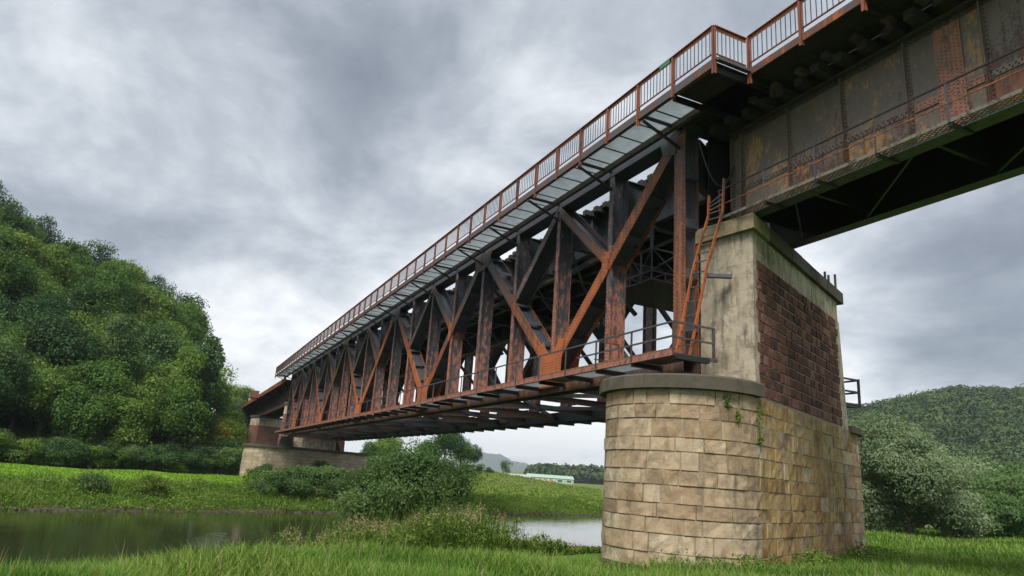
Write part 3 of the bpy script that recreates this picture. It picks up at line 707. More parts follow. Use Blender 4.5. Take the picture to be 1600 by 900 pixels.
# cross girders, stringers, sway bracing (the frames at both ends are set askew, as the piers are)
SK = (ysf[0] - ysn[0])
for k in range(NP + 1):
    y = ysn[k]; x0, x1 = X1 + DEP + .01, X2 - .01
    sk = SK if k == 0 else 0.0
    def sbx(m_, xa, ya, za, xb, yb, zb):         # box sheared along the span with x
        f_ = lambda xx: sk * (xx - x0) / (x1 - x0)
        return m_.add([(xa, y + ya + f_(xa), za), (xb, y + ya + f_(xb), za), (xb, y + yb + f_(xb), za), (xa, y + yb + f_(xa), za), (xa, y + ya + f_(xa), zb), (xb, y + ya + f_(xb), zb), (xb, y + yb + f_(xb), zb), (xa, y + yb + f_(xa), zb)],
                     [(0, 3, 2, 1), (4, 5, 6, 7), (0, 1, 5, 4), (1, 2, 6, 5), (2, 3, 7, 6), (3, 0, 4, 7)])
    mb = sbx(MB(), x0, -.008, 10.60, x1, .008, 12.05); sbx(mb, x0, -.14, 10.57, x1, .14, 10.60); sbx(mb, x0, -.14, 12.05, x1, .14, 12.08)
    cg = mb.build('cross_girder', 'dark', bridge)
    for i in range(1, 7):
        xx = x0 + (x1 - x0) * i / 7; sb = MB(); sbx(sb, xx - .012, -.10, 10.602, xx + .012, -.009, 12.048); sbx(sb, xx - .05, -.112, 10.602, xx + .05, -.10, 12.048); sb.build('stiffener', 'dark', cg)
    if k == 0: continue
    mb = MB().box((x0, y - .09, 4.92), (x1, y + .09, 4.94)); mb.box((x0, y - .012, 4.94), (x1, y + .012, 5.16)); mb.box((x0, y - .09, 5.16), (x1, y + .09, 5.18))
    mb.build('floor_strut', 'rustdark', bridge)
    for (xa, za, xb, zb) in ((X1 + .65, 9.5, 14.4, 10.6), (15.9, 10.55, X2, 7.4), (X2 - .05, 9.5, 17.6, 10.6)):
        MB().beam((xa, y + .06, za), (xb, y + .06, zb), .18, .15, (0, 1, 0)).build('sway_brace', 'dark', bridge)
for xs in (14.4, 15.9, 17.4):
    ya_ = Y0 - .2 + .48 * (xs - 13)
    mb = MB().box((xs - .008, ya_, 10.80), (xs + .008, YE + .2, 12.0)); mb.box((xs - .13, ya_, 10.77), (xs + .13, YE + .2, 10.80)); mb.box((xs - .13, ya_, 12.0), (xs + .13, YE + .2, 12.03))
    so_ = mb.build('stringer', 'dark', bridge); yy = ya_ + .6
    sb = MB()
    while yy < YE: sb.box((xs - .09, yy - .01, 10.802), (xs - .009, yy + .01, 11.998)); yy += .935
    sb.build('stringer_stiffeners', 'dark', so_, kind='stuff')
mb = MB().box((X2 - .35, Y0 + 3.4, 10.25), (X2 - .33, YE + 2, 12.0)); mb.box((X2 - .5, Y0 + 3.4, 10.22), (X2 - .2, YE + 2, 10.25)); eg = mb.build('edge_girder', 'dark', bridge); sb = MB(); yy = Y0 + 3.5
while yy < YE + 1.5: sb.box((X2 - .45, yy - .012, 10.26), (X2 - .352, yy + .012, 11.98)); yy += 1.25
sb.build('edge_stiffeners', 'dark', eg, kind='stuff')
for (xx, z_) in ((16.2, 9.0), (14.0, 10.15)):
    MB().beam((xx, ysn[1] - .3, z_), (xx, YE, z_), .20, .13).build('longitudinal_tie', 'tie', bridge)
for k in range(NP):         # lateral X bracing in the bottom plane, and the top plane under the deck
    a, b_ = ysn[k], ysn[k + 1]
    if k % 2 == 1:
        e_ = ysn[min(k + 2, NP)]
        for (p, q) in (((X1 + .62, a, 4.93), (X2, e_, 4.93)), ((X2, a, 5.03), (X1 + .62, e_, 5.03))):
            MB().beam(p, q, .16, .10, (0, 0, 1)).build('lateral_brace', 'rustdark', bridge)
    if k: MB().beam((X1 + .62, a, 10.5), (15.9, b_, 10.5), .11, .09, (0, 0, 1)).build('lateral_brace', 'dark', bridge)
MB().beam((X1 + .62, ysn[0], 4.9), (X2, ysf[0], 4.9), .2, .2, (0, 0, 1)).build('end_floor_strut', 'rustdark', bridge)
# deck: sleepers, boards, top side walkways
yy = Y0 - .55
rs = random.Random(5)
while yy < YE + .4:
    MB().box((13.62 + rs.uniform(-.08, .12), yy, 12.09), (18.75 + rs.uniform(-.1, .1), yy + .25, 12.30)).build('sleeper', 'wood', bridge); yy += .60
bd = MB(); xx = 13.85
while xx < 18.4: bd.box((xx, Y0 - .5, 12.31), (xx + .285, YE + .4, 12.35)); xx += .29
bd.build('deck_boards', 'wood', bridge, kind='stuff')

def railing(xr, y_a, y_b, n, ztop, zdeck, parent, near_bays=12, fascia=True, seps=None, postdown=0.0):
    """railing along Y in bays; returns post y's"""
    ps = [y_a + (y_b - y_a) * i / n for i in range(n + 1)]
    for i, y in enumerate(ps):
        long_ = (i % 2 == 0)
        MB().box((xr - .045, y - .045, zdeck - .30 - (.14 if long_ else 0)), (xr + .045, y - .037, ztop - .02)).box((xr - .045, y - .045, zdeck - .30 - (.14 if long_ else 0)), (xr - .037, y + .045, ztop - .02)).build('railing_post', 'rail', parent)
    st = MB()
    for i in range(n):
        a, b_ = ps[i], ps[i + 1]; mb = MB()
        mb.box((xr - .012, min(a, b_) + .05, ztop - .14), (xr - .002, max(a, b_) - .04, ztop - .025))
        mb.box((xr - .06, min(a, b_), ztop - .022), (xr + .05, max(a, b_), ztop))
        mb.box((xr - .02, min(a, b_) + .05, zdeck + .16), (xr + .02, max(a, b_) - .05, zdeck + .185))
        rp = mb.build('railing_frame', 'rail', parent)
        m = 10; dd = (b_ - a) / (m + 1)
        for j in range(1, m + 1):
            y = a + dd * j + rs.uniform(-.006, .006)
            if i < near_bays:
                MB().box((xr - .008, y - .008, zdeck + .18), (xr + .008, y + .008, ztop - .13)).build('baluster', 'black', rp)
            else: st.box((xr - .008, y - .008, zdeck + .18), (xr + .008, y + .008, ztop - .13))
    if st.v: st.build('baluster_row', 'black', parent, kind='stuff')
    return ps
XO = 11.02; XI = 12.14
YJ = 12.30
ps = railing(XO, YJ, 95.4, 50, 13.5, 12.50, bridge)
# outer and inner edge beams of the walkway
MB().box((XO - .03, YJ, 12.28), (XO + .005, 95.4, 12.50)).box((XO - .03, YJ, 12.26), (XO + .10, 95.4, 12.28)).build('walkway_edge_beam', 'rust', bridge)
MB().box((XI - .04, YJ + 1.8, 12.20), (XI + .0, 95.4, 12.40)).box((XI - .04, YJ + 1.8, 12.18), (XI + .1, 95.4, 12.20)).build('walkway_edge_beam', 'rustdark', bridge)
yy = YJ + 1.75; k = 0
while yy < 95.3:
    y1 = min(yy + .935, 95.4)
    MB().box((XO + .012, yy + .012, 12.36), (XI - .045, y1 - .012, 12.375)).build('walkway_sheet', 'sheet', bridge)
    MB().box((XO + .012, y1 - .02, 12.33), (XI - .045, y1 + .02, 12.355)).build('sheet_joint', 'black', bridge); yy = y1
# walkway cantilever brackets at every panel point
for k in range(0, 22):
    y = Y0 + PAN * k if k < 21 else 93.6
    MB().beam((XO, y, 12.30), (X1, y, 12.30), .07, .09, (0, 1, 0)).build('walkway_bracket', 'black', bridge)
    MB().beam((XO + .02, y, 12.16), (X1 + .02, y, 11.62), .06, .08, (0, 1, 0)).build('bracket_strut', 'black', bridge)
# far-side top walkway
MB().box((X2 + .7, Y0 + 3.6, 12.3), (X2 + 1.9, YE + 3, 12.33)).build('far_walkway_sheet', 'sheet', bridge)
MB().box((X2 + 1.9, Y0 + 3.6, 12.2), (X2 + 1.95, YE + 3, 12.5)).box((X2 + 1.9, Y0 + 3.6, 13.42), (X2 + 1.95, YE + 3, 13.5)).build('walkway_edge_beam', 'rust', bridge)

# the little green plate on the rail
MB().box((XO - .075, 14.05, 13.33), (XO - .065, 14.5, 13.49)).build('green_plate', 'tagreen', bridge)

# lower inspection walkway on the near side
LX = 11.42; LZ = 5.02
YL0 = 14.35
MB().box((LX - .012, YL0, LZ - .02), (LX + .012, YE, LZ + .15)).box((LX - .05, YL0, LZ - .04), (LX + .07, YE, LZ - .02)).box((LX - .02, YL0, LZ + .15), (LX + .09, YE, LZ + .17)).build('lower_walkway_fascia', 'chord', bridge)
pts = [(LX - .012, YL0 + .1 + i * .11, LZ + .11 - (.08 if i % 2 else 0)) for i in range(330)]
rivet_mesh(pts, (-1, 0, 0), .014, .01).build('rivet_heads', 'rivet', bridge, kind='stuff')
yy = YL0; k = 0
while yy < YE - .1:
    y1 = min(yy + 1.87, YE)
    MB().box((LX + .03, yy + .09, LZ + .01), (X1 - .1, y1 - .09, LZ + .03)).build('lower_walkway_sheet', 'sheet' if k % 3 else 'greensteel', bridge)
    MB().box((LX + .02, yy - .07, LZ - .13), (X1 + .1, yy + .07, LZ + .005)).build('walkway_bearer', 'black', bridge)
    MB().box((LX - .045, yy - .03, LZ - .02), (LX - .014, yy + .03, LZ + .86)).build('handrail_post', 'rustdark', bridge)
    yy = y1; k += 1
for z_ in (LZ + .86, LZ + .47):
    MB().box((LX - .055, YL0, z_ - .022), (LX - .015, YE if z_ > LZ + .8 else 19.2, z_ + .022)).build('handrail', 'rustdark', bridge)
# railing return at the pier end and the little gate frame
mb = MB()
for z_ in (LZ + .86, LZ + .45): mb.box((LX, YL0 - .02, z_ - .025), (12.75, YL0 + .02, z_ + .025))
mb.box((12.72, YL0 - .03, LZ - .05), (12.78, YL0 + .03, LZ + .88)); mb.box((LX, YL0 - .05, LZ - .06), (12.85, YL0 + .03, LZ + .03)); mb.build('end_handrail', 'rustdark', bridge)
mb = MB(); 
for z_ in (LZ + .3, LZ + .88): mb.box((LX, 18.2, z_), (LX + .9, 18.24, z_ + .035))
mb.box((LX + .88, 18.2, LZ + .0), (LX + .92, 18.24, LZ + .9)); mb.build('gate_frame', 'rustdark', bridge)
# far-side lower walkway with bearers that show as a saw-tooth fringe from below
yy = ysf[0] - .0
while yy < ysf[-1]:
    MB().box((X2 + .3, yy - .09, 4.78), (X2 + 1.95, yy + .09, 4.93)).build('walkway_bearer', 'rustdark', bridge); yy += 1.87
MB().box((X2 + .66, ysf[0] - .1, 4.94), (X2 + 1.85, ysf[-1], 4.97)).box((X2 + 1.95, ysf[0] - .1, 4.9), (X2 + 1.98, ysf[-1], 5.15)).build('far_walkway_sheet', 'rustdark', bridge)
for z_ in (5.5, 6.0): MB().box((X2 + 1.95, ysf[0], z_ - .03), (X2 + 1.99, ysf[-1], z_ + .03)).build('handrail', 'black', bridge)
LXE, LYE = 25.05, 19.6
mb = MB()
for z_ in (5.44, 5.95, 6.45):
    mb.box((X2 + 2.0, LYE - .03, z_ - .035), (LXE, LYE + .03, z_ + .035)); mb.box((LXE - .03, LYE + .04, z_ - .035), (LXE + .03, LYE + 1.6, z_ + .035))
mb.box((LXE - .04, LYE - .04, 5.36), (LXE + .04, LYE + .04, 6.5)); mb.build('landing_handrail', 'black', bridge)
MB().box((X2 + 2.0, LYE, 5.34), (LXE, LYE + 1.6, 5.40)).build('landing_floor', 'rustdark', bridge)
# bottom-chord bearings at both ends
for (xx, yy, zb) in ((X1 + .25, ysn[0], 4.38), (X2 + .25, ysf[0], 4.38)):
    mb = MB(); mb.prism([(xx - .55, yy - .45), (xx + .45, yy - .45), (xx + .45, yy + .45), (xx - .55, yy + .45)], zb, zb + .07)
    mb.prism([(xx - .45, yy - .38), (xx + .40, yy - .38), (xx + .40, yy + .38), (xx - .45, yy + .38)], zb + .07, zb + .32, [(xx - .2, yy - .3), (xx + .2, yy - .3), (xx + .2, yy + .3), (xx - .2, yy + .3)])
    for s in (-1, 0, 1): mb.box((xx - .42 if s else xx - .46, yy + s * .3 - .02, zb + .07), (xx + .42, yy + s * .3 + .02, zb + .36))
    mb.build('bearing', 'black', bridge)
# deep end diaphragm between deck and approach, with sheet apron
MB().box((X1 + .7, Y0 - .45, 9.2), (14.9, Y0 - .42, 12.05)).box((X1 + .7, Y0 - .6, 9.15), (14.9, Y0 - .3, 9.2)).build('end_diaphragm', 'black', bridge)

# lattice maintenance cage hanging under the cross girders
cage = thing('inspection_cage', 'rusty lattice inspection cage hanging inside the truss near the end post', 'cage')
cx0, cx1, cy0, cy1, cz0, cz1 = 13.75, 18.4, 18.5, 21.6, 8.45, 9.55
mb = MB()
for z_ in (cz0, cz0 + .3, cz1):
    for (p, q) in (((cx0, cy0), (cx1, cy0)), ((cx0, cy1), (cx1, cy1)), ((cx0, cy0), (cx0, cy1)), ((cx1, cy0), (cx1, cy1))):
        mb.beam((*p, z_), (*q, z_), .055, .055, (0, 0, 1))
mb.build('frame', 'rustdark', cage)
MB().box((cx0, cy0, cz0 - .04), (cx1, cy1, cz0 - .005)).build('floor', 'black', cage)
mb = MB(); n = 8
for i in range(n):
    a = cx0 + (cx1 - cx0) * i / n; b_ = cx0 + (cx1 - cx0) * (i + 1) / n
    for y_ in (cy0, cy1):
        mb.beam((a, y_, cz0), (b_, y_, cz0 + .3), .03, .03, (0, 1, 0)); mb.beam((b_, y_, cz0), (b_, y_, cz0 + .3), .03, .03, (0, 1, 0))
        if i % 2 == 0: mb.beam((a, y_, cz0 + .3), (a + 1.1, y_, cz1), .03, .03, (0, 1, 0)); mb.beam((a + 1.1, y_, cz0 + .3), (a, y_, cz1), .03, .03, (0, 1, 0)); mb.beam((a, y_, cz0), (a, y_, cz1 + .0), .045, .045, (0, 1, 0))
for i in range(5):
    a = cy0 + (cy1 - cy0) * i / 5; b_ = cy0 + (cy1 - cy0) * (i + 1) / 5
    mb.beam((cx0, a, cz0), (cx0, b_, cz0 + .3), .03, .03, (1, 0, 0))
    mb.beam((cx0, a, cz0 + .3 if i % 2 else cz1), (cx0, b_, cz1 if i % 2 else cz0 + .3), .03, .03, (1, 0, 0)); mb.beam((cx0, b_, cz0), (cx0, b_, cz1), .045, .045, (1, 0, 0))
mb.build('lattice', 'rustdark', cage)
mb = MB()
for (x_, y_) in ((cx0, cy0), (cx1, cy0), (cx0, cy1), (cx1, cy1)): mb.beam((x_, y_, cz1), (x_, y_, 10.9), .09, .07, (0, 1, 0))
mb.build('hanger', 'rustdark', cage)

# ladder from the inspection walkway up to the pier top
lad = thing('steel_ladder', 'bent rusty steel ladder leaning from the lower walkway up beside the end post', 'ladder')
for dx in (0, .0):
    pass
def lrail(y_): return [(11.95, y_ + .0, LZ + .05), (12.30, y_ - .32, 7.6), (12.62, y_ - .58, 9.15), (12.62, y_ - .66, 10.0)]
lp = lrail(14.95); 
A = [Vector(p) for p in lp]; B = [Vector(p) + Vector((.10, -.46, 0)) for p in lp]; B[-1] += Vector((0, 0, .12)); A[-1] += Vector((0, .05, -.25))
for pp in (A, B):
    mb = MB()
    for i in range(3): mb.beam(pp[i], pp[i + 1], .07, .045, (1, 0, 0))
    mb.build('ladder_rail', 'rust', lad)
for i in range(16):
    t = i / 16 * 2.6 + .12; j = int(t); f_ = t - j
    MB().beam(A[j].lerp(A[j + 1], f_), B[j].lerp(B[j + 1], f_), .03, .03, (0, 0, 1)).build('rung', 'rustdark', lad)
MB().beam((12.5, 14.35, 7.35), (13.1, 14.0, 7.35), .1, .16, (0, 0, 1)).build('wall_bracket', 'rustdark', lad)
# hanging cable
cb = MB(); pts = []
for i in range(15):
    t = i / 14; pts.append((12.75 + .75 * t, 14.9 - .65 * t, 11.75 - 2.2 * math.sin(t * PI * .62) * (1 - .25 * t) + .65 * t * t))
cb.tube(pts, .035, 6).build('sagging_cable', 'black', None, label='thick black cable sagging between end post and plate girder', cat='cable')

# ------------------------------------------------------------------ approach span (right)
app = thing('approach_span', 'plate girder approach span with riveted panels and mesh catwalk, upper right of the pier', 'bridge')
GXn = 13.60; GZ0, GZ1 = 9.16, 11.86; YA = 14.40; YB = -14.0
st_y = [14.40, 14.0] + [12.27 - 1.70 * i for i in range(16)]
for i in range(len(st_y) - 1):
    a, b_ = st_y[i + 1], st_y[i]
    MB().box((GXn, a, GZ0), (GXn + .015, b_ - .003, GZ1)).build('web_panel', 'girder_y' if i in (1, 2, 3, 4) else 'girder', app)
for i, y in enumerate(st_y):
    MB().box((GXn - .11, y - .012, GZ0 + .03), (GXn - .001, y + .012, GZ1 - .03)).box((GXn - .016, y - .085, GZ0 + .03), (GXn - .002, y - .013, GZ1 - .03)).box((GXn - .016, y + .013, GZ0 + .03), (GXn - .002, y + .085, GZ1 - .03)).build('web_stiffener', 'girder', app)
MB().box((GXn - .20, YB, GZ1), (GXn + .22, YA, GZ1 + .03)).box((GXn - .02, YB, GZ1 - .12), (GXn - .003, YA, GZ1 - .001)).build('top_flange', 'rustdark', app)
MB().box((GXn - .20, YB, GZ0 - .03), (GXn + .22, YA, GZ0)).box((GXn - .02, YB, GZ0 + .001), (GXn - .003, YA, GZ0 + .13)).build('bottom_flange', 'rustdark', app)
# horizontal cover strip where the two web plates meet, and the bare splice
MB().box((GXn - .018, YB, 10.02), (GXn - .002, YA - .1, 10.16)).build('cover_strip', 'girder', app)
MB().box((GXn - .03, 7.62, GZ0 + .14), (GXn - .019, 8.20, GZ1 - .14)).box((GXn - .0305, 7.25, 10.0), (GXn - .0195, 8.75, 10.18)).build('splice_plate', 'splice', app)
pts = []
for y in st_y[:14]:
    k = GZ0 + .16
    while k < GZ1 - .12:
        pts += [(GXn - .016, y + .05, k), (GXn - .016, y - .05, k)]; k += .105
k = YA - .2
while k > -1:
    pts += [(GXn - .02, k, GZ1 - .045), (GXn - .02, k + .05, GZ1 - .09), (GXn - .018, k, 10.06), (GXn - .018, k + .05, 10.12), (GXn - .02, k, GZ0 + .07)]; k -= .115
rivet_mesh(pts, (-1, 0, 0), .023, .017).build('rivet_heads', 'rivet', app, kind='stuff')
pts = []
for i in range(6):
    k = GZ0 + .2
    while k < GZ1 - .16: pts.append((GXn - .03, 7.67 + i * .096, k + (.045 if i % 2 else 0))); k += .09
for i in range(15):
    for j in range(2): pts.append((GXn - .031, 7.3 + i * .1, 10.05 + j * .08))
rivet_mesh(pts, (-1, 0, 0), .022, .016).build('rivet_heads', 'splice', app, kind='stuff')
GX2 = 16.35
YA2 = YA + 1.3
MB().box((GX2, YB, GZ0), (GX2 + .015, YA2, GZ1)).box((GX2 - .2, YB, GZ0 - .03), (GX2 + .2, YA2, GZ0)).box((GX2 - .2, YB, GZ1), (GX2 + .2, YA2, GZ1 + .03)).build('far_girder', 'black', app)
for i, y in enumerate(st_y[::2]):
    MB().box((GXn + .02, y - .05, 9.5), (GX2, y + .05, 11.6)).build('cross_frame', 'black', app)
    if i: MB().beam((GXn + .1, y, 9.2), (GX2, st_y[::2][i - 1], 9.2), .06, .05, (0, 0, 1)).build('lateral_brace', 'black', app)
# bearings on the coping
MB().box((GXn - .22, 13.75, 9.03), (GXn + .24, 14.3, 9.129)).build('bearing', 'black', app)
MB().box((GX2 - .25, 15.1, 9.03), (GX2 + .25, 15.65, 9.129)).build('bearing', 'black', app)
# catwalk along the bottom of the girder
WX = 13.02; WZ = 9.14
MB().box((WX - .012, YB, WZ - .03), (WX + .012, YA - .1, WZ + .05)).build('catwalk_edge', 'greensteel', app)
yy = 14.3; k = 0
for i in range(12):
    y1 = yy - 1.65
    MB().box((WX + .015, y1 + .01, WZ), (GXn - .22, yy - .01, WZ + .006)).build('catwalk_mesh', 'mesh', app)
    MB().box((WX - .0, y1 - .05, WZ - .10), (GXn + .1, y1 + .05, WZ - .035)).build('catwalk_bracket', 'black', app)
    MB().box((WX - .03, y1 - .02, WZ - .03), (WX - .013, y1 + .02, WZ + .84)).build('handrail_post', 'rustdark', app)
    yy = y1
MB().box((WX - .03, YB, WZ + .84), (WX + .005, YA, WZ + .875)).build('handrail', 'black', app)
MB().box((WX - .035, YB, WZ + .38), (WX - .014, YA, WZ + .41)).build('handrail', 'rust', app)
MB().box((WX - .03, YA - .08, WZ - .03), (WX - .0, YA - .04, WZ + .9)).build('handrail_post', 'rustdark', app)
# deck
yy = YA + .2
while yy > YB:
    MB().box((12.95 + rs.uniform(-.1, .1), yy - .25, GZ1 + .032), (17.1, yy, GZ1 + .25)).build('sleeper', 'wood', app); yy -= .62
xx = 12.17; k = 0
mb = MB()
while xx < 17.6:
    yj = YA + 1.3
    while yj > YB:
        ln = rs.uniform(3.4, 5.2); g = .012 if rs.random() < .85 else .045
        mb.box((xx, max(yj - ln, YB), 12.40), (xx + .275 - g * .5, yj - .015, 12.44)); yj -= ln
    xx += .28
mb.build('deck_boards', 'wood', app, kind='stuff')
mb = MB(); xx = XO + .05
while xx < 13.2: mb.box((xx, YJ + .02, 12.40), (xx + .272, 14.05, 12.44)); xx += .28
mb.build('landing_boards', 'wood', app)
XR = 12.13
railing(XR, YJ - .12, YJ - .12 - 1.72 * 10, 10, 13.5, 12.50, app, near_bays=6)
MB().box((XR - .03, YB, 12.30), (XR + .005, YJ - .2, 12.50)).build('deck_edge_beam', 'rust', app)
for i in range(9):
    y = YJ - .1 - 3.44 * i
    MB().beam((XR + .02, y, 12.24), (GXn + .1, y, 12.26), .09, .14, (0, 1, 0)).build('deck_bracket', 'black', app)
    MB().box((GXn - .7, y - .05, 11.95), (GXn - .58, y + .05, 12.18)).build('bracket_cleat', 'rustdark', app)
MB().beam((XO + .05, YJ + .05, 12.22), (GXn + .1, YJ + .05, 12.24), .09, .16, (0, 1, 0)).build('deck_bracket', 'black', app)
MB().beam((XO + .05, 14.0, 12.22), (GXn + .1, 14.0, 12.24), .09, .16, (0, 1, 0)).build('deck_bracket', 'black', app)
# short bays of railing on the step in plan
jr = MB().box((XO, YJ - .012, 13.36), (XR, YJ - .002, 13.475)); jr.box((XO, YJ - .06, 13.478), (XR, YJ + .04, 13.5))
MB().box((XO, YJ - .02, 12.66), (XR, YJ + .02, 12.685)).build('lower_rail', 'rail', app)
MB().box((XO, YJ - .10, 12.44), (XR, YJ + .0, 12.51)).build('deck_edge_beam', 'rust', app)
MB().box((XO, YJ - .20, 12.38), (XR + .1, YJ - .12, 12.46)).build('deck_edge_beam', 'rustdark', app)
jo = jr.build('railing_frame', 'rail', app)
for i in range(1, 8):
    xx = XO + (XR - XO) * i / 8; MB().box((xx - .008, YJ - .008, 12.68), (xx + .008, YJ + .008, 13.37)).build('baluster', 'black', jo)
# rusty sleeper clips sticking out beside the girder
yy = 12.9
while yy > 0:
    MB().box((12.85, yy - .09, 12.14), (13.15, yy + .09, 12.27)).box((12.8, yy - .03, 12.10), (13.1, yy + .02, 12.14)).build('sleeper_clip', 'tie' if rs.random() < .35 else 'rustdark', app); yy -= .82
# stub posts on the right end of the coping
for (t1, h_) in ((7.0, .35), (7.45, .35), (8.35, .62)):
    x_, y_ = UV(U0 + t1, VF + .0)
    MB().box((x_ - .03, y_ - .03, 9.0), (x_ + .03, y_ + .03, 9.04 + h_)).build('stub_post', 'rustdark', None, label={7.0: 'left rusty stub post of the pair on the pier coping', 7.45: 'right rusty stub post of the pair on the pier coping', 8.35: 'taller rusty stub post near the right end of the pier coping'}[t1], cat='post')

# abutment behind the camera that carries the other end of the approach
bk = thing('rear_pier', 'stone pier carrying the near end of the approach span, outside the photo', 'pier')
MB().prism([(12.6, -15.8), (22, -11.3), (21.6, -9.6), (12.4, -14.0)], -.4, 9.1).build('wall', 'farpale', bk)

# ------------------------------------------------------------------ far river pier and the smaller piers behind it
def far_pier(u0, vf, t0, t1, name, label, zl=3.35, zb=-.6, r=2.1, zred=(3.35, 7.5), ztop=9.0, uw=(0, 9), wall_v=(None, None)):
    th = thing(name, label, 'pier')
    vc = vf + r
    pts = []
    n = 12
    for i in range(n + 1):
        a = -PI / 2 - PI * i / n; pts.append(UV(u0 + t0 + r * math.cos(a), vc + r * math.sin(a)))
    for i in range(n + 1):
        a = PI / 2 - PI * i / n; pts.append(UV(u0 + t1 + r * math.cos(a), vc + r * math.sin(a)))
    MB().prism(pts[::-1], zb, zl).build('pier_base', 'farpale', th)
    big_ = []
    for i in range(n + 1):
        a = -PI / 2 - PI * i / n; big_.append(UV(u0 + t0 + (r + .2) * math.cos(a), vc + (r + .2) * math.sin(a)))
    for i in range(n + 1):
        a = PI / 2 - PI * i / n; big_.append(UV(u0 + t1 + (r + .2) * math.cos(a), vc + (r + .2) * math.sin(a)))
    MB().prism(big_[::-1], zl, zl + .3).build('ledge', 'cope', th)
    wv0, wv1 = wall_v; a, b_ = uw
    def q(z, e=0): k = (ztop - z) * .03; return [UV(a - k - e, wv0 - k - e), UV(b_ + k + e, wv0 - k - e), UV(b_ + k + e, wv1 + k + e), UV(a - k - e, wv1 + k + e)]
    MB().prism(q(zl), zl + .3, zred[1], q(zred[1])).build('red_masonry', 'farred', th)
    MB().prism(q(zred[1]), zred[1], ztop - .3, q(ztop)).build('concrete_head', 'concrete', th)
    MB().prism(q(ztop, .15), ztop - .3, ztop, q(ztop, .15)).build('coping', 'cope', th)
    return th
vT = XYv(12.75, YE)
# wall line u where X = 13.2
def u_at(X_, v_): return (X_ - v_ * N2[0]) / E2[0]
v2 = vT - 2.35
fp = far_pier(u_at(9.9, v2), v2, 1.2, 14.5, 'river_pier', 'broad pale masonry river pier under the far end of the truss', wall_v=(vT + .9, vT + 2.5), uw=(u_at(13.15, vT + .9), u_at(13.15, vT + .9) + 8.6), zl=3.15)
# rounded concrete block and bearing stacks on its ledge
bx, by = UV(u_at(14.3, v2 + .6), v2 + .6)
mb = MB()
cp = []
for i in range(9):
    a = -PI / 2 - PI * i / 8; cp.append(UV(u_at(14.6, v2 + 1.2) + .9 * math.cos(a), v2 + 1.3 + .9 * math.sin(a)))
for i in range(9):
    a = PI / 2 - PI * i / 8; cp.append(UV(u_at(14.6, v2 + 1.2) + 4.2 + .9 * math.cos(a), v2 + 1.3 + .9 * math.sin(a)))
mb.prism(cp[::-1], 3.45, 4.62).build('rounded_block', 'concrete', fp)
for (x_, yy) in ((X1 + .25, YE - .1), (X2 + .25, ysf[-1] - .4)):
    mb = MB(); z_ = 3.45
    for i in range(4): e = .75 - .1 * i; mb.box((x_ - e, yy - e, z_ + .004), (x_ + e, yy + e, z_ + .29)); z_ += .3
    mb.build('bearing_stack', 'cope', fp)
for (Yp, nm, lb) in ((126.5, 'approach_pier', 'red brick approach pier with pale concrete head just beyond the river pier'), (162.0, 'approach_pier', 'farthest red brick approach pier with pale head, nearest the abutment')):
    vp_ = XYv(13.2, Yp)
    far_pier(u_at(12.2, vp_ - .8), vp_ - .8, .6, 7.4, nm, lb, wall_v=(vp_, vp_ + 2.6), uw=(u_at(13.15, vp_), u_at(13.15, vp_) + 6.5), zl=3.3, r=1.8, zred=(3.3, 7.35))
ab = thing('abutment', 'dark stone abutment wall at the far left end of the bridge', 'abutment')
va_ = XYv(13.2, 186)
MB().prism([UV(u_at(9.5, va_), va_), UV(u_at(9.5, va_) + 13, va_), UV(u_at(9.5, va_) + 13, va_ + 5), UV(u_at(9.5, va_), va_ + 5)], -.5, 11.6).build('wall', 'cope', ab)

# far approach spans
fa = thing('far_approach_span', 'rusty plate girder approach spans continuing beyond the truss to the abutment', 'bridge')
for xg in (13.45, 16.4):
    MB().box((xg, 92.2, 9.05), (xg + .02, 187, 11.5)).box((xg - .2, 92.2, 9.02), (xg + .2, 187, 9.06)).box((xg - .2, 92.2, 11.5), (xg + .2, 187, 11.54)).build('plate_girder', 'chord' if xg < 14 else 'black', fa)
mb = MB(); yy = 93.0
while yy < 186: mb.box((13.32, yy - .03, 9.07), (13.449, yy + .03, 11.49)); yy += 1.7
mb.build('web_stiffeners', 'rustdark', fa, kind='stuff')
MB().box((13.30, 92.3, 9.75), (13.43, 187, 9.85)).build('handrail', 'rustdark', fa)
MB().box((12.0, 92.0, 11.60), (17.8, 187, 11.75)).build('deck', 'wood', fa)
MB().box((11.95, 92.0, 11.45), (12.0, 187, 12.05)).build('deck_edge_plate', 'rust', fa)
yy = 93.2
while yy < 186: MB().beam((12.0, yy, 11.5), (13.4, yy, 11.2), .08, .1, (0, 1, 0)).build('deck_bracket', 'black', fa); yy += 3.4
for yb in (122.0, 152.0):
    mb = MB(); mb.box((10.9, yb, 11.5), (12.0, yb + 2.2, 11.6)); mb.box((10.9, yb, 11.6), (10.95, yb + 2.2, 12.65)); mb.box((10.95, yb, 11.6), (12.0, yb + .05, 12.65)); mb.box((10.95, yb + 2.15, 11.6), (12, yb + 2.2, 12.65)); mb.beam((10.95, yb + 1, 11.5), (12.6, yb + 1, 10.6), .1, .1, (0, 1, 0)); mb.build('refuge_balcony', 'rust', fa)

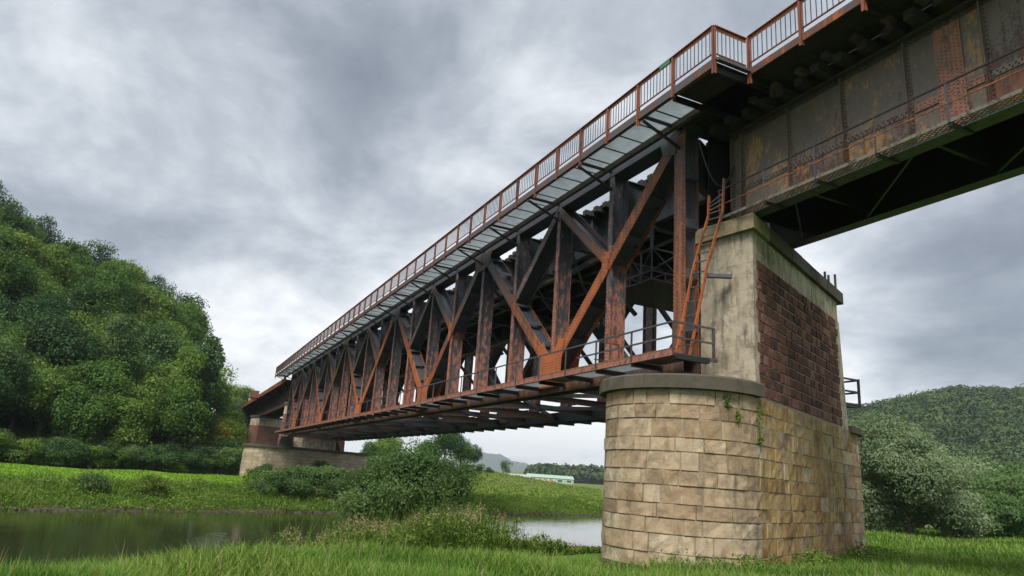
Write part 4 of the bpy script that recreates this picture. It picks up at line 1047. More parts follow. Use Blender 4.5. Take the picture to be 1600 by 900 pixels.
# ------------------------------------------------------------------ vegetation
def crown_mesh(name, mat, rx, rz, nl, nleaf, leaf, seed, aspect=.7, lobes=None, zc=None, droop=0., jit=.55, spread=(.65, 1.05), low=-.75):
    rng = np.random.RandomState(seed)
    k = nl; th = rng.uniform(0, 2 * PI, k); ph = np.arccos(rng.uniform(low, 1, k)); rr = rng.uniform(.35, .72, k)
    lc = np.stack([rr * np.sin(ph) * np.cos(th) * rx, rr * np.sin(ph) * np.sin(th) * rx, rr * np.cos(ph) * rz], 1)
    lr = rng.uniform(.30, .50, k) * rx
    pick = rng.randint(0, k, nleaf); d = unit(rng.normal(size=(nleaf, 3))); d[:, 2] = np.where(rng.rand(nleaf) < .35, np.abs(d[:, 2]), d[:, 2])
    rad = lr[pick] * rng.uniform(spread[0], spread[1], nleaf)
    # break every lobe into sprays
    spr = 1 + .16 * np.sin(d[:, 0] * 9 + pick) * np.cos(d[:, 1] * 8 + pick * 2.1) + .10 * np.sin(d[:, 2] * 14 + pick)
    sc = np.array([1, 1, min(1.0, rz / rx * .8)])
    Cn = lc[pick] + d * (rad * spr)[:, None] * sc
    out = unit(Cn / np.array([rx, rx, rz]))
    Nm = unit(out * .5 + d * .5 + np.array([0, 0, .35]) + rng.normal(size=(nleaf, 3)) * jit)
    sz = leaf * rng.uniform(.6, 1.35, nleaf)
    V, F_ = leaves(Cn, Nm, sz, aspect, rng, droop)
    V[:, 2] += (zc if zc is not None else rz)
    tint = np.clip(.5 + .22 * np.sin(pick * 1.9) + rng.normal(size=nleaf) * .2, 0, 1)
    return bulk(name, V, F_, mat, tint)
def trunk_mesh(name, h, r, seed, nb=4, spread=.35):
    rg = random.Random(seed); mb = MB(); pts = []; x = y = 0
    for i in range(6): pts.append((x, y, h * i / 5)); x += rg.uniform(-.12, .12); y += rg.uniform(-.12, .12)
    mb.tube(pts, [r * (1 - .14 * i) for i in range(6)], 7)
    for b_ in range(nb):
        a = rg.uniform(0, 2 * PI); i = rg.randint(2, 4); p = Vector(pts[i]); ln = h * rg.uniform(.3, .5)
        q = p + Vector((math.cos(a) * ln * spread * 1.6, math.sin(a) * ln * spread * 1.6, ln)); mb.tube([p, p.lerp(q, .5) + Vector((0, 0, -.1 * ln)), q], [r * .45, r * .3, r * .12], 5)
    return mb.mesh(name, 'bark')
TV = [crown_mesh('crown', 'leaf', 3.9, 4.6, 22, 13000, .30, 100 + i, .6, jit=.7, spread=(.55, 1.15)) for i in range(6)]
TD = [crown_mesh('crown', 'leafdark', 3.8, 4.9, 20, 13000, .29, 200 + i, .6, jit=.7, spread=(.55, 1.15)) for i in range(3)]
TY = crown_mesh('crown', 'leafyellow', 3.2, 3.4, 11, 4200, .42, 300, .62)
TRK = [trunk_mesh('trunk', 8, .28, i) for i in range(3)]
def place_tree(name, x, y, s, label, cat='tree', group=None, crown=None, trunk=None, sink=0.0, zs=1.0, th=6.0):
    t = thing(name, label, cat, (x, y, gz(x, y) - sink), group)
    t.rotation_euler = (0, 0, R.uniform(0, 6.28)); t.scale = (s, s, s * zs)
    c = link('crown', crown, t); c.location = (0, 0, th * .45)
    link('trunk', trunk or R.choice(TRK), t)
    return t
GRP = 'broadleaf trees of the wood on the hill left of the bridge'
rt = random.Random(21); spots = []
def try_spot(x, y, dmin):
    for (a, b_) in spots:
        if (a - x) ** 2 + (b_ - y) ** 2 < dmin * dmin: return False
    spots.append((x, y)); return True
cnt = 0
for _ in range(9000):
    if cnt >= 235: break
    y = rt.uniform(74, 150); a = rt.uniform(-.42, .026); x = a * y
    v_ = XYv(x, y)
    if v_ < 82.5 or v_ > 140: continue
    if a > .0 and y > 118: continue
    if not try_spot(x, y, 3.9 if v_ < 100 else 4.7): continue
    s = rt.uniform(.85, 1.2) * (1.0 if v_ > 92 else .9)
    dark = rt.random() < (.38 if v_ < 104 else .15)
    row = 'at the foot' if v_ < 90 else 'on the lower slope' if v_ < 102 else 'on the middle slope' if v_ < 118 else 'near the ridge'
    aa = x / y; colm = 'by the left edge' if aa < -.20 else 'far left' if aa < -.14 else 'left of centre' if aa < -.085 else 'right of centre' if aa < -.035 else 'towards its right end'
    place_tree('broadleaf_tree', x, y, s, ('%s %s tree %s of the wooded hill, %s' % ('tall' if s > 1.03 else 'lower', 'dark green' if dark else 'mid green', row, colm)), 'tree', GRP,
               rt.choice(TD) if dark else rt.choice(TV), None, sink=rt.uniform(.3, 1.5)); cnt += 1
# named individuals at the edge of the wood
place_tree('tall_tree', 2.6, 98, 1.1, 'tall narrow ragged tree at the right-hand edge of the wood', crown=crown_mesh('crown', 'leafdark', 2.3, 6.6, 20, 9000, .28, 401, .5, jit=.8), zs=1.25, sink=0)
place_tree('tall_tree', .9, 95, 1.0, 'slim dark tree just left of the ragged edge tree of the wood', crown=crown_mesh('crown', 'leaf', 2.5, 6.0, 20, 9000, .28, 402, .5, jit=.8), zs=1.2, sink=0)
place_tree('yellow_bush', -15.3, 84, .62, 'small yellow-green bush at the left edge of the photo below the wood', crown=TY, sink=2.6)
place_tree('grey_willow', -17.0, 86, 1.1, 'pale grey-green willow at the left edge of the wood', crown=crown_mesh('crown', 'shrub', 3.2, 5.2, 18, 10000, .26, 403, .4), sink=.5)
place_tree('grey_willow', -7.6, 96, 1.0, 'grey-green rounded tree in the middle of the wooded slope', crown=crown_mesh('crown', 'shrub', 3.1, 4.2, 18, 9000, .28, 404, .5), sink=-6.0)
# hedge of shrubs along the foot of the wood
SHR = [crown_mesh('crown', 'leafdark', 2.4, 1.7, 12, 7000, .17, 500, .6, jit=.7), crown_mesh('crown', 'leaf', 2.4, 1.8, 12, 7000, .17, 501, .6, jit=.7), crown_mesh('crown', 'shrub', 2.3, 1.9, 12, 7000, .16, 502, .5, jit=.7)]
STK = trunk_mesh('stem', 2.0, .07, 9, 6, .8)
for i in range(34):
    t_ = i / 33; u_ = 14 + 34 * t_ + rt.uniform(-.5, .5); vv = 80.8 + rt.uniform(-.7, .9); x, y = UV(u_, vv)
    c = SHR[i % 3]
    place_tree('hedge_shrub', x, y, rt.uniform(.75, 1.15), '%s leafy shrub in the hedge below the left wood, %s' % (('dark green', 'mid green', 'greyish green')[i % 3], 'near the left photo edge' if i < 9 else 'left of its middle' if i < 17 else 'right of its middle' if i < 26 else 'near the far piers'), 'shrub', 'shrubs of the hedge at the foot of the left wood', c, STK, th=.5, sink=.5)
# brush around the far abutment and bare yellowish saplings
for (x, y, s, lb, cr) in ((6.2, 100, 1.15, 'brown and yellowish thinly leaved sapling left of the far piers', crown_mesh('crown', 'leafyellow', 1.8, 3.4, 9, 1300, .22, 510, .4, jit=.9)),
                      (8.1, 104, 1.0, 'brownish bare bush beside the far abutment', crown_mesh('crown', 'flower', 1.9, 1.8, 8, 1500, .2, 511, .4, jit=.9))):
    place_tree('sapling', x, y, s, lb, 'tree', None, cr, trunk_mesh('trunk', 4.6, .10, 31, 9, .7), th=2.2)
for (x, y, s, lb) in ((10.0, 150, 1.2, 'dark green tree right behind the far left end of the bridge deck'), (14.5, 205, 1.3, 'green tree rising above the far end of the bridge'),
                      (8.5, 128, .9, 'green bushy tree left of the farthest pier'), (21, 215, 1.0, 'smaller green tree above the far bridge deck, right of its neighbour')):
    place_tree('broadleaf_tree', x, y, s, lb, 'tree', None, R.choice(TV), sink=1.5)
for i in range(12):
    x, y = 6.5 + rt.uniform(-2.5, 4), 92 + i * 3.2 + rt.uniform(-1, 1)
    place_tree('hedge_shrub', x, y, rt.uniform(.9, 1.4), 'dark green shrub in the thicket left of the far piers', 'shrub', 'shrubs of the thicket left of the far piers', SHR[i % 2], STK, th=.5, sink=.3)
# trees on the knoll right of the far pier
for (a, y, s, lb, sk) in ((.262, 150, .85, 'leftmost green tree seen under the far end of the truss', 3.4), (.285, 152, .95, 'second tree from the left on the knoll under the truss', 2.5), (.345, 150, .8, 'light green bushy tree on the knoll, left of the big round one', 2.2),
                      (.372, 148, 1.12, 'big round dark green tree on the knoll under the bridge', 1.0), (.398, 152, .8, 'small tree right of the big round tree on the knoll', 1.4), (.42, 158, .55, 'lowest small tree at the right end of the knoll', .6)):
    place_tree('broadleaf_tree', a * y, y, s, lb, 'tree', None, R.choice(TD if 'dark' in lb or 'small' in lb else TV), sink=sk)
for i, (a, y, s_) in enumerate(((.335, 140, .8), (.352, 146, .6), (.365, 138, .9), (.39, 141, .7), (.408, 145, .9), (.43, 150, .7), (.447, 152, .55), (.30, 140, 1.1), (.27, 138, 1.2), (.25, 135, 1.1))):
    place_tree('slope_shrub', a * y, y, s_, ('bright', 'dark', 'dull')[i % 3] + ' green low shrub between the trees on the knoll under the bridge', 'shrub', 'shrubs of the knoll under the bridge', SHR[i % 3], STK, th=.4, sink=.4)
place_tree('lone_tree', .475 * 190, 190, .72, 'lone thin tree standing in the pasture left of the distant sheds', 'tree', None, crown_mesh('crown', 'leafdark', 3.2, 5.0, 12, 1600, .4, 520, .5, jit=.9), sink=.5)
# undergrowth clumps on the embankment slope and around the far pier foot
for i in range(46):
    a = rt.uniform(.17, .37); y = rt.uniform(96, 140); x = a * y
    if XYv(x, y) < 76 or (12 < x < 23 and y < 104): continue
    place_tree('slope_shrub', x, y, rt.uniform(.5, 1.0), 'bright green shrub on the overgrown slope right of the far pier', 'shrub', 'shrubs of the slope right of the far pier', SHR[1 + i % 2], STK, th=.4, sink=.5)
for (x, y, s, lb) in ((14.2, 84.5, .55, 'small dark bush at the foot of the far river pier, left one'), (17.2, 85.6, .85, 'big dark round bush in front of the far river pier'), (19.9, 88, .6, 'bush at the right end of the far river pier'), (10.0, 85, .6, 'weedy bush before the left nose of the far river pier')):
    place_tree('bush', x, y, s, lb, 'shrub', None, SHR[0], STK, th=.4, sink=.4)

# far wood on the right and distant low wood (one mass each)
def far_wood(name, label, pts, cr, leafs, leaf, seed, kindm='farleaf'):
    rng = np.random.RandomState(seed); Vs = []; Fs = []; Ts = []; b0 = 0
    n = len(pts); base = unit(rng.normal(size=(leafs, 3)))
    for i, (x, y) in enumerate(pts):
        r = cr * rng.uniform(.7, 1.25); d = unit(rng.normal(size=(leafs, 3))); d[:, 2] = np.abs(d[:, 2]) * 1.0 - .15
        Cn = d * r * (1 + .18 * np.sin(d[:, :1] * 7 + i) * np.cos(d[:, 1:2] * 6 + i)) * np.array([1, 1, .95]) + np.array([x, y, gz(x, y) + 5.5 * rng.uniform(.8, 1.3)])
        Nm = unit(d + np.array([0, 0, .3]) + rng.normal(size=(leafs, 3)) * .45)
        V, F_ = leaves(Cn, Nm, leaf * rng.uniform(.6, 1.3, leafs), .8, rng); Vs.append(V); Fs.append(F_ + b0); b0 += len(V)
        Ts.append(np.clip(rng.normal(.5, .34) + rng.normal(size=leafs) * .13, 0, 1))
    o = link(name, bulk(name, np.concatenate(Vs), np.concatenate(Fs), kindm, np.concatenate(Ts)), kind='stuff')
    o['label'] = label; o['category'] = 'woodland'
pr = np.random.RandomState(4); P_ = []
while len(P_) < 640:
    az = pr.uniform(math.radians(49.0), math.radians(66)); r = pr.uniform(300, 640)
    x, y = r * math.sin(az), r * math.cos(az)
    if x < 30: continue
    P_.append((x, y))
far_wood('hillside_woodland', 'dense dark green wood covering the distant hill right of the pier', P_, 7.6, 640, 1.25, 8)
P_ = []
while len(P_) < 260:
    az = pr.uniform(math.radians(27.5), math.radians(36)); r = pr.uniform(620, 820); P_.append((r * math.sin(az), r * math.cos(az)))
far_wood('distant_woodland', 'low dark wood on the far side of the valley beyond the sheds', P_, 9, 160, 3.2, 9)

# big silvery willow and its neighbours on the right
WT = trunk_mesh('trunk', 2.4, .30, 77, 5, .6)
def willow(x, y, rx, rz, n, leaf, seed, label, mat='willow', zc=None, nm='willow_tree'):
    t = thing(nm, label, 'tree', (x, y, gz(x, y)))
    link('crown', crown_mesh('crown', mat, rx, rz, 30, n, leaf, seed, .34, zc=zc, droop=.5, jit=.45, spread=(.62, 1.08), low=-1.0), t)
    link('trunk', WT, t)
    return t
willow(44.2, 31.6, 4.0, 4.3, 80000, .20, 601, 'large silvery willow standing right of the near pier', zc=4.1)
willow(46.2, 29.8, 2.3, 2.4, 28000, .20, 602, 'lower silvery willow joined to the right side of the large one', zc=2.1)
willow(42.8, 33.6, 2.6, 2.5, 20000, .20, 607, 'silvery willow peeping out between the pier and the large willow', zc=2.4)
willow(55.5, 31.5, 3.9, 2.9, 26000, .25, 603, 'green willow at the right edge of the photo', 'shrub', zc=2.7)
willow(59.0, 36.5, 4.6, 3.2, 26000, .28, 604, 'pale olive willow behind the green one at the right edge', 'willow', zc=3.4)
willow(50.8, 30.0, 2.6, 1.9, 18000, .22, 605, 'low bushy willow between the large willow and the right edge', 'shrub', zc=1.5)
willow(61.5, 30.5, 4.6, 3.2, 20000, .28, 606, 'outermost olive willow partly cut by the right edge', 'willow', zc=2.9)
for i in range(16):
    u_ = 62 + i * 3.4; x, y = UV(u_, 14 - .25 * i + R.uniform(-1, 1))
    place_tree('hedge_shrub', x, y, R.uniform(1.0, 1.5), 'dark green shrub in the hedge behind the right-hand willows', 'shrub', 'shrubs of the hedge behind the right-hand willows', SHR[i % 3], STK, th=.5, sink=.5)

# big airy shrub on the near bank and bushes on the far bank
def bank_bush(x, y, rx, rz, n, leaf, seed, label, mat='shrub', zc=None, asp=.32, jit=.8):
    t = thing('bank_shrub', label, 'shrub', (x, y, gz(x, y)))
    link('crown', crown_mesh('crown', mat, rx, rz, 26, n, leaf, seed, asp, zc=zc, jit=jit, spread=(.3, 1.25)), t)
    mb = MB(); rg = random.Random(seed)
    for i in range(22):
        a = rg.uniform(0, 6.28); rr = rg.uniform(.3, .9) * rx; h_ = rg.uniform(1.0, 1.9) * rz
        mb.tube([(0, 0, -.1), (math.cos(a) * rr * .5, math.sin(a) * rr * .5, h_ * .6), (math.cos(a) * rr, math.sin(a) * rr, h_)], [.03, .02, .008], 4)
    mb.build('stems', 'stem', t, kind='stuff')
    return t
bank_bush(7.9, 23.7, 2.0, 1.95, 52000, .12, 701, 'large airy dark green willow shrub on the near bank under the bridge', zc=2.3)
bank_bush(9.3, 23.2, 1.25, 1.1, 16000, .12, 702, 'right-hand lobe shrub next to the large airy bank shrub', zc=1.3)
bank_bush(6.5, 24.2, 1.35, 1.25, 18000, .12, 703, 'left-hand lower shrub next to the large airy bank shrub', zc=1.4)
bank_bush(-0.4, 46.0, 1.2, .8, 4500, .13, 704, 'rounded green shrub among the herbs of the far bank below the field', 'herb', zc=.5, jit=1.2)
bank_bush(-3.3, 45.0, 1.0, .75, 3500, .13, 705, 'small greyish green shrub further left on the far bank', 'shrub', zc=.45, jit=1.2)
for i, (x, y, s) in enumerate(((6.5, 50, 1.0), (8.3, 51, 1.2), (10.0, 51.5, 1.3), (11.6, 53, 1.3), (14.0, 55, 1.3), (16.6, 56, 1.2), (19.5, 58, 1.3))):
    t = thing('bank_shrub', ('%s in the row on the far bank before the far pier' % ('leftmost shrub','second shrub from the left','third shrub from the left','middle shrub','third shrub from the right','second shrub from the right','rightmost shrub')[i]), 'shrub', (x, y, gz(x, y) - .55), 'shrubs on the far bank before the far pier')
    link('crown', SHR[2], t); t.scale = (s * .75, s * .75, s * .62); t.rotation_euler = (0, 0, i)
    link('stem', STK, t)

# near tree standing just outside the frame on the left, twigs reaching in
t = thing('birch_tree', 'tree at the left edge of the photo with only its twig tips in view', 'tree', (-7.35, 17, gz(-7.35, 17)))
link('crown', crown_mesh('crown', 'leafdark', 2.6, 3.0, 16, 6500, .12, 801, .5, zc=6.2, jit=.9, spread=(.4, 1.3)), t); link('trunk', trunk_mesh('trunk', 7, .16, 55, 7), t)

# ------------------------------------------------------------------ grass and herbs
def blades(name, label, cat, n, sampler, h, w, mat, seed, bend=.35, hvar=.5, tuft=1, lod=None):
    rng = np.random.RandomState(seed); x, y = sampler(rng, n)
    n = len(x); z = ground(x, y)
    hh = h(x, y) * rng.uniform(1 - hvar, 1 + hvar, n) if callable(h) else h * rng.uniform(1 - hvar, 1 + hvar, n)
    ww = w * rng.uniform(.6, 1.4, n) if not callable(w) else w(x, y) * rng.uniform(.6, 1.4, n)
    a = rng.uniform(0, 2 * PI, n); b = a + PI / 2 + rng.normal(size=n) * .4
    dx, dy = np.cos(a), np.sin(a); bx, by = np.cos(b), np.sin(b); be = bend * hh * rng.uniform(.2, 1.6, n)
    V = np.empty((n, 5, 3))
    V[:, 0] = np.stack([x - dx * ww / 2, y - dy * ww / 2, z - .03], 1); V[:, 1] = np.stack([x + dx * ww / 2, y + dy * ww / 2, z - .03], 1)
    mx_, my_ = x + bx * be * .35, y + by * be * .35
    V[:, 2] = np.stack([mx_ + dx * ww * .42, my_ + dy * ww * .42, z + hh * .6], 1); V[:, 3] = np.stack([mx_ - dx * ww * .42, my_ - dy * ww * .42, z + hh * .6], 1)
    V[:, 4] = np.stack([x + bx * be, y + by * be, z + hh], 1)
    i = np.arange(n) * 5
    T = np.concatenate([np.stack([i, i + 1, i + 2], 1), np.stack([i, i + 2, i + 3], 1), np.stack([i + 3, i + 2, i + 4], 1)])
    patch = .5 + .16 * np.sin(x * .9 + 1.3 * np.sin(y * .6)) + .12 * np.sin(y * 1.7 + x * .4)
    tn = np.clip(patch + rng.normal(size=n) * .24, 0, 1)
    o = link(name, bulk(name, V.reshape(-1, 3), T, mat, np.concatenate([tn, tn, tn + .1])), kind='stuff'); o['label'] = label; o['category'] = cat
    return o
def in_pier(x, y):
    u_ = XYu(x, y) - U0; v_ = XYv(x, y) - VC
    return np.hypot(u_ - np.clip(u_, 0, TR), v_) < RR + .12
def frustum(d0, d1, a0=-.24, a1=1.85, vmin=-99, vmax=99, dens=1.0):
    def f(rng, n):
        # denser near the viewpoint
        r = np.exp(rng.uniform(math.log(d0), math.log(d1), n)); az = rng.uniform(math.atan(a0), math.atan(a1), n)
        x = r * np.sin(az); y = r * np.cos(az); v_ = XYv(x, y); k = (v_ > vmin) & (v_ < vmax) & ~in_pier(x, y)
        return x[k], y[k]
    return f
blades('meadow_grass', 'long bright green grass in the foreground', 'grass', 150000, frustum(8.5, 17, vmax=14.5), lambda x, y: .33 + .09 * np.sin(x * 1.3) * np.sin(y * 1.1), .017, 'grass', 1, bend=.7)
blades('meadow_grass', 'green meadow grass running to the willows on the right', 'grass', 120000, frustum(15, 75, .75, 2.1, vmax=13), lambda x, y: np.clip(.16 + .004 * np.hypot(x, y), 0, .26), lambda x, y: .0011 * np.hypot(x, y), 'grass', 2, bend=.6)
# herbs on both banks: leaf clumps
def herbs(name, label, n, sampler, hfun, leaf, mat, seed, asp=.55, bunch=1.4):
    rng = np.random.RandomState(seed); x, y = sampler(rng, n); n = len(x)
    H = hfun(x, y); z = ground(x, y) + H * np.sqrt(rng.uniform(0.02, 1, n))
    d = unit(rng.normal(size=(n, 3)) * .7 + np.array([0, 0, .8]))
    V, F_ = leaves(np.stack([x, y, z], 1), d, leaf * rng.uniform(.5, 1.5, n), asp, rng)
    pt = .5 + .2 * np.sin(x * bunch + 1.1 * np.sin(y * bunch * .7)) * np.cos(y * bunch * .8)
    o = link(name, bulk(name, V, F_, mat, np.clip(pt + rng.normal(size=n) * .18, 0, 1)), kind='stuff'); o['label'] = label; o['category'] = 'weeds'
def band(u0, u1, v0, v1):
    def f(rng, n):
        u_ = rng.uniform(u0, u1, n); v_ = rng.uniform(v0, v1, n); x = u_ * E2[0] + v_ * N2[0]; y = u_ * E2[1] + v_ * N2[1]
        return x, y
    return f
def hb(x, y, base, amp, s=1.0, seed=0): return base + amp * np.clip(lump(x, y, s, seed), -1, 1.2)
herbs('bank_herbs', 'green herbs and nettles along the far river bank', 120000, band(2, 78, 37.7, 46.5), lambda x, y: np.clip(hb(x, y, .34, .26, 1.3), .08, .9), .12, 'herb', 3)
blades('bank_grass', 'tall pale grass on the far bank', 'grass', 50000, band(2, 80, 38.5, 50), lambda x, y: hb(x, y, .36, .2, 1.6, 3), .02, 'herb', 4, bend=.5)
herbs('far_pasture_tussocks', 'rough tussocky pasture beyond the far bank under the bridge', 60000, lambda rng, n: (lambda r, a: (r * np.sin(a), r * np.cos(a)))(rng.uniform(75, 190, n), rng.uniform(math.radians(14), math.radians(33), n)), lambda x, y: np.clip(hb(x, y, .25, .25, 1.9, 1), .05, .7), .26, 'weed', 5)
herbs('field_grass', 'short bright green grass of the field across the river', 60000, band(10, 50, 46, 80), lambda x, y: x * 0 + .10, .16, 'fieldgrass', 6)
herbs('slope_undergrowth', 'leafy undergrowth on the slope around the far pier', 60000, lambda rng, n: (lambda r, a: (r * np.sin(a), r * np.cos(a)))(rng.uniform(60, 150, n), rng.uniform(math.radians(5.5), math.radians(22), n)), lambda x, y: np.clip(hb(x, y, .5, .45, 2.1, 5), .1, 1.4), .28, 'herb', 7)
# tall weeds on the near bank right of centre, tan seed heads
def nearbank(rng, n):
    u_ = rng.uniform(10.0, 27, n); v_ = rng.uniform(12.0, 17.0, n); x = u_ * E2[0] + v_ * N2[0]; y = u_ * E2[1] + v_ * N2[1]; k = ~in_pier(x, y); return x[k], y[k]
def nbh(x, y):
    u_ = XYu(x, y); v_ = XYv(x, y)
    return np.clip(1.05 * sstep(10.2, 11.6, u_) * (1 - .35 * sstep(19, 26, u_)) * (.75 + .35 * lump(x, y, .62, 1.0)) * (1 - .82 * sstep(15.5, 18.5, u_)), .10, 1.5)
herbs('tall_weeds', 'tall nettles and weeds on the near bank left of the pier', 95000, nearbank, nbh, .085, 'weed', 8, .5, 2.2)
blades('weed_stalks', 'stalks and grasses among the tall weeds on the near bank', 'grass', 16000, nearbank, lambda x, y: nbh(x, y) * 1.15, .012, 'herb', 9, bend=.4)
rng = np.random.RandomState(12); u_ = rng.uniform(10.6, 20, 1100); v_ = rng.uniform(12.2, 16.5, 1100); x = u_ * E2[0] + v_ * N2[0]; y = u_ * E2[1] + v_ * N2[1]
k = lump(x, y, .62, 1.0) > .15; x, y = x[k], y[k]; m = 26; n = len(x)
Cn = np.stack([x, y, ground(x, y) + nbh(x, y) * 1.05], 1)[:, None, :] + rng.normal(size=(n, m, 3)) * np.array([.035, .035, .09]); Cn = Cn.reshape(-1, 3)
V, F_ = leaves(Cn, unit(rng.normal(size=Cn.shape)), .03 * rng.uniform(.5, 1.5, len(Cn)), .7, rng)
o = link('seed_heads', bulk('seed_heads', V, F_, 'flower', rng.rand(len(F_))), kind='stuff'); o['label'] = 'tan seed heads on top of the tall weeds'; o['category'] = 'weeds'
herbs('near_bank_herbs', 'low herbs on the near bank sloping to the water', 60000, band(-2, 34, 12.5, 19.0), lambda x, y: np.clip(hb(x, y, .2, .14, .8, 2), .05, .5) * (1 - .8 * sstep(15.5, 19, XYv(x, y))), .08, 'herb', 10)
blades('near_bank_grass', 'grass on the near bank sloping to the water', 'grass', 50000, band(-2, 34, 12.0, 18.2), lambda x, y: .28 - .012 * XYv(x, y) + 0 * x, .014, 'grass', 13, bend=.6)
herbs('pier_foot_weeds', 'weeds growing along the foot of the near pier', 36000, lambda rng, n: (lambda q: (q[0][~in_pier(*q)], q[1][~in_pier(*q)]))(band(14.8, 31.5, 4.9, 8.2)(rng, n)), lambda x, y: np.clip(hb(x, y, .34, .32, .5, 4), .06, .85) * (1 - .6 * sstep(.1, 1.3, np.hypot((XYu(x, y) - U0) - np.clip(XYu(x, y) - U0, 0, TR), XYv(x, y) - VC) - RR)), .085, 'weed', 14)
blades('tall_grass_stalks', 'thin tall grass stalks standing above the foreground grass', 'grass', 420, frustum(10.5, 16, vmax=13.5), .55, .006, 'flower', 15, bend=.35)
herbs('meadow_weeds', 'broad-leaved weeds mixed into the foreground grass', 26000, lambda rng, n: (lambda q: (q[0][lump(q[0], q[1], .9, 3.0) > .45], q[1][lump(q[0], q[1], .9, 3.0) > .45]))(frustum(9.5, 18, vmax=13.5)(rng, n)), lambda x, y: x * 0 + .26, .055, 'weed', 16, .6)
rg = random.Random(19)
for i in range(26):          # loose stones and rubble lying at the pier foot
    s_ = rg.uniform(-3.4, 11.5); (x, y), (nx, ny) = lower_path(s_); d_ = rg.uniform(.14, .5); r_ = rg.uniform(.05, .15); x += nx * d_; y += ny * d_; z_ = gz(x, y) - .02
    q_ = [(a * r_ * rg.uniform(.7, 1.3), b_ * r_ * rg.uniform(.7, 1.3), c * r_ * rg.uniform(.7, 1.2)) for a, b_, c in ((-1, -1, 0), (1, -1, 0), (1, 1, 0), (-1, 1, 0), (-.6, -.7, 1), (.7, -.6, 1), (.6, .7, 1), (-.7, .6, 1))]
    MB().add(q_, [(4, 5, 6, 7), (0, 1, 5, 4), (1, 2, 6, 5), (2, 3, 7, 6), (3, 0, 4, 7)]).build('loose_stone', 'ashlar', None, label='small fallen stone in the grass at the foot of the near pier', cat='stone', group='fallen stones at the foot of the near pier', loc=(x, y, z_))
# stones along the far waterline
mb = MB(); rg = random.Random(8)
for i in range(800):
    x, y = UV(rg.uniform(4, 66), 38.0 + rg.gauss(0, .3)); s = rg.uniform(.04, .17)
    vs = [(x + s * rg.uniform(.7, 1.2) * a, y + s * rg.uniform(.7, 1.2) * b_, -1.32 + s * rg.uniform(.5, .9) * c) for a, b_, c in ((-1, -1, 0), (1, -1, 0), (1, 1, 0), (-1, 1, 0), (-.7, -.7, 1), (.7, -.7, 1), (.7, .7, 1), (-.7, .7, 1))]
    mb.add(vs, [(4, 5, 6, 7), (0, 1, 5, 4), (1, 2, 6, 5), (2, 3, 7, 6), (3, 0, 4, 7)])
o = mb.build('bank_stones', 'rock', kind='stuff'); o['label'] = 'row of dark stones along the far waterline'; o['category'] = 'stones'
# red clover heads in the foreground
for (x, y, lb) in ((-.55, 10.9, 'small red flower head in the grass at the lower left'), (-1.45, 10.8, 'red flower head at the lower left corner of the photo')):
    t = thing('red_flower', lb, 'flower', (x, y, gz(x, y)))
    MB().tube([(0, 0, 0), (.01, 0, .36)], .004, 4).build('stalk', 'stem', t)
    r2 = np.random.RandomState(3); Cn = r2.normal(size=(60, 3)) * np.array([.022, .022, .03]) + np.array([.01, 0, .38])
    V, F_ = leaves(Cn, unit(r2.normal(size=(60, 3))), np.full(60, .03), .6, r2); link('flower_head', bulk('flower_head', V, F_, 'redflower', r2.rand(60)), t)
# weeds rooted in the pier joints
for (s, z_, k, lb) in ((-1.25, 3.75, .10, 'small green plant growing from the joint under the nose coping'), (-.95, 3.45, .08, 'tiny green tuft in a joint of the rounded pier nose'), (-.12, 3.55, .16, 'green weeds hanging in the corner between nose and flat pier face'), (-.05, 3.0, .10, 'lower green tuft in the corner of the near pier')):
    (x, y), (nx, ny) = lower_path(s); r2 = np.random.RandomState(int(abs(s) * 90)); n = 160
    Cn = r2.normal(size=(n, 3)) * np.array([k * .5, k * .5, k]) + np.array([nx * .04, ny * .04, 0]); V, F_ = leaves(Cn, unit(r2.normal(size=(n, 3))), np.full(n, .055), .6, r2)
    t = thing('wall_plant', lb, 'plant', (x, y, z_)); link('leaves', bulk('leaves', V, F_, 'weed', r2.rand(n)), t, kind='stuff')

# ------------------------------------------------------------------ distant sheds and mountain
def flatm(name, c, rough=.7): return mat_simple(name, [tuple(a * .85 for a in c), c], 1.5, rough)
M['shedgreen'] = flatm('pale_green_cladding', (.30, .42, .34)); M['shedwhite'] = flatm('white_cladding', (.6, .6, .58)); M['pallet'] = flatm('orange_brown_stacks', (.48, .22, .13)); M['roofgrey'] = flatm('grey_roof', (.35, .38, .38)); M['glassdark'] = flatm('dark_window', (.04, .05, .06), .2)
def shed(a, r, L_, Wd, H_, label, mw, mr, name='warehouse'):
    x, y = r * math.sin(a), r * math.cos(a); z = gz(x, y) - .5
    t = thing(name, label, 'building', (x, y, z)); t.rotation_euler = (0, 0, -a + .12)
    MB().box((-L_ / 2, 0, 0), (L_ / 2, Wd, H_)).build('wall', mw, t)
    MB().add([(-L_ / 2 - .4, -.4, H_), (L_ / 2 + .4, -.4, H_), (L_ / 2 + .4, Wd + .4, H_), (-L_ / 2 - .4, Wd + .4, H_), (-L_ / 2 - .4, Wd / 2, H_ + 2), (L_ / 2 + .4, Wd / 2, H_ + 2)], [(0, 1, 5, 4), (2, 3, 4, 5), (0, 4, 3), (1, 2, 5), (0, 3, 2, 1)]).build('roof', mr, t)
    n = int(L_ / 6)
    for i in range(n):
        xx = -L_ / 2 + (i + .5) * L_ / n; MB().box((xx - 1.4, -.06, H_ * .45), (xx + 1.4, -.003, H_ * .75)).build('window', 'glassdark', t)
    return t
shed(math.radians(29.0), 470, 30, 14, 3.6, 'long pale green warehouse right of the lone tree in the distance', 'shedgreen', 'shedgreen')
shed(math.radians(25.9), 460, 24, 12, 3.0, 'white low building left of the lone tree in the distance', 'shedwhite', 'roofgrey')
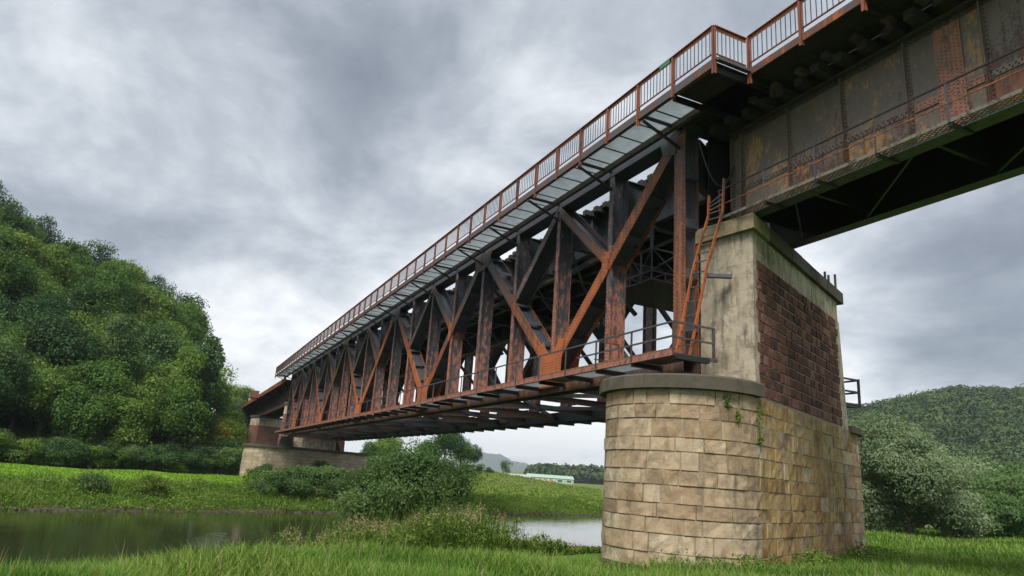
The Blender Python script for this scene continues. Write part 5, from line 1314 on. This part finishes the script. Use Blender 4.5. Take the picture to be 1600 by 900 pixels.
for i in range(14):
    a = math.radians(27.3 + i * .15); r = 440 + (i % 2) * 4; x, y = r * math.sin(a), r * math.cos(a); z = gz(x, y) - .3
    t = thing('pallet_stack', 'orange-brown stack of goods in the row before the green warehouse', 'stack', (x, y, z), 'stacks in the row before the green warehouse')
    for k in range(3): MB().box((-.5, -.5, k * .95), (.5, .5, k * .95 + .85)).build('crate', 'pallet' if (k + i) % 3 else 'shedwhite', t)
mt = newmat('far_forest_hill'); mt[2].inputs['Base Color'].default_value = (0.035, 0.055, 0.030, 1); mt[2].inputs['Roughness'].default_value = .95; M['hill'] = mt[0]
vs = []; fs = []; n = 90; D0 = 4200
for i in range(n + 1):
    a = math.radians(16 + 22 * i / n); tt_ = i / n
    h_ = 62 + 95 * math.exp(-((math.degrees(a) - 24.0) / 2.6) ** 2) + 22 * math.exp(-((math.degrees(a) - 27.6) / 1.0) ** 2) + 5 * math.sin(i * .9) + 3 * math.sin(i * 2.3)
    for (rr_, hh_) in ((D0, -5), (D0 + 300, h_ * .7), (D0 + 600, h_), (D0 + 1000, -5)): vs.append((rr_ * math.sin(a), rr_ * math.cos(a), hh_))
for i in range(n):
    for k in range(3): fs.append((i * 4 + k, (i + 1) * 4 + k, (i + 1) * 4 + k + 1, i * 4 + k + 1))
MB().add(vs, fs).build('distant_hills', 'hill', kind='structure')

# ------------------------------------------------------------------ haze
HAZE = True
if HAZE:
    mh = bpy.data.materials.new('haze'); mh.use_nodes = True; t = mh.node_tree; t.nodes.clear(); o_ = t.nodes.new('ShaderNodeOutputMaterial'); pv = t.nodes.new('ShaderNodeVolumePrincipled')
    pv.inputs['Color'].default_value = (.78, .88, 1, 1); pv.inputs['Density'].default_value = 0.00016; pv.inputs['Anisotropy'].default_value = .2
    t.links.new(pv.outputs[0], o_.inputs['Volume'])
    hb_ = MB().box((-5400, -5400, -8), (5400, 5500, 260)).build('haze', mh, kind='stuff'); hb_['label'] = 'thin pale blue haze in the valley air'; hb_['category'] = 'haze'
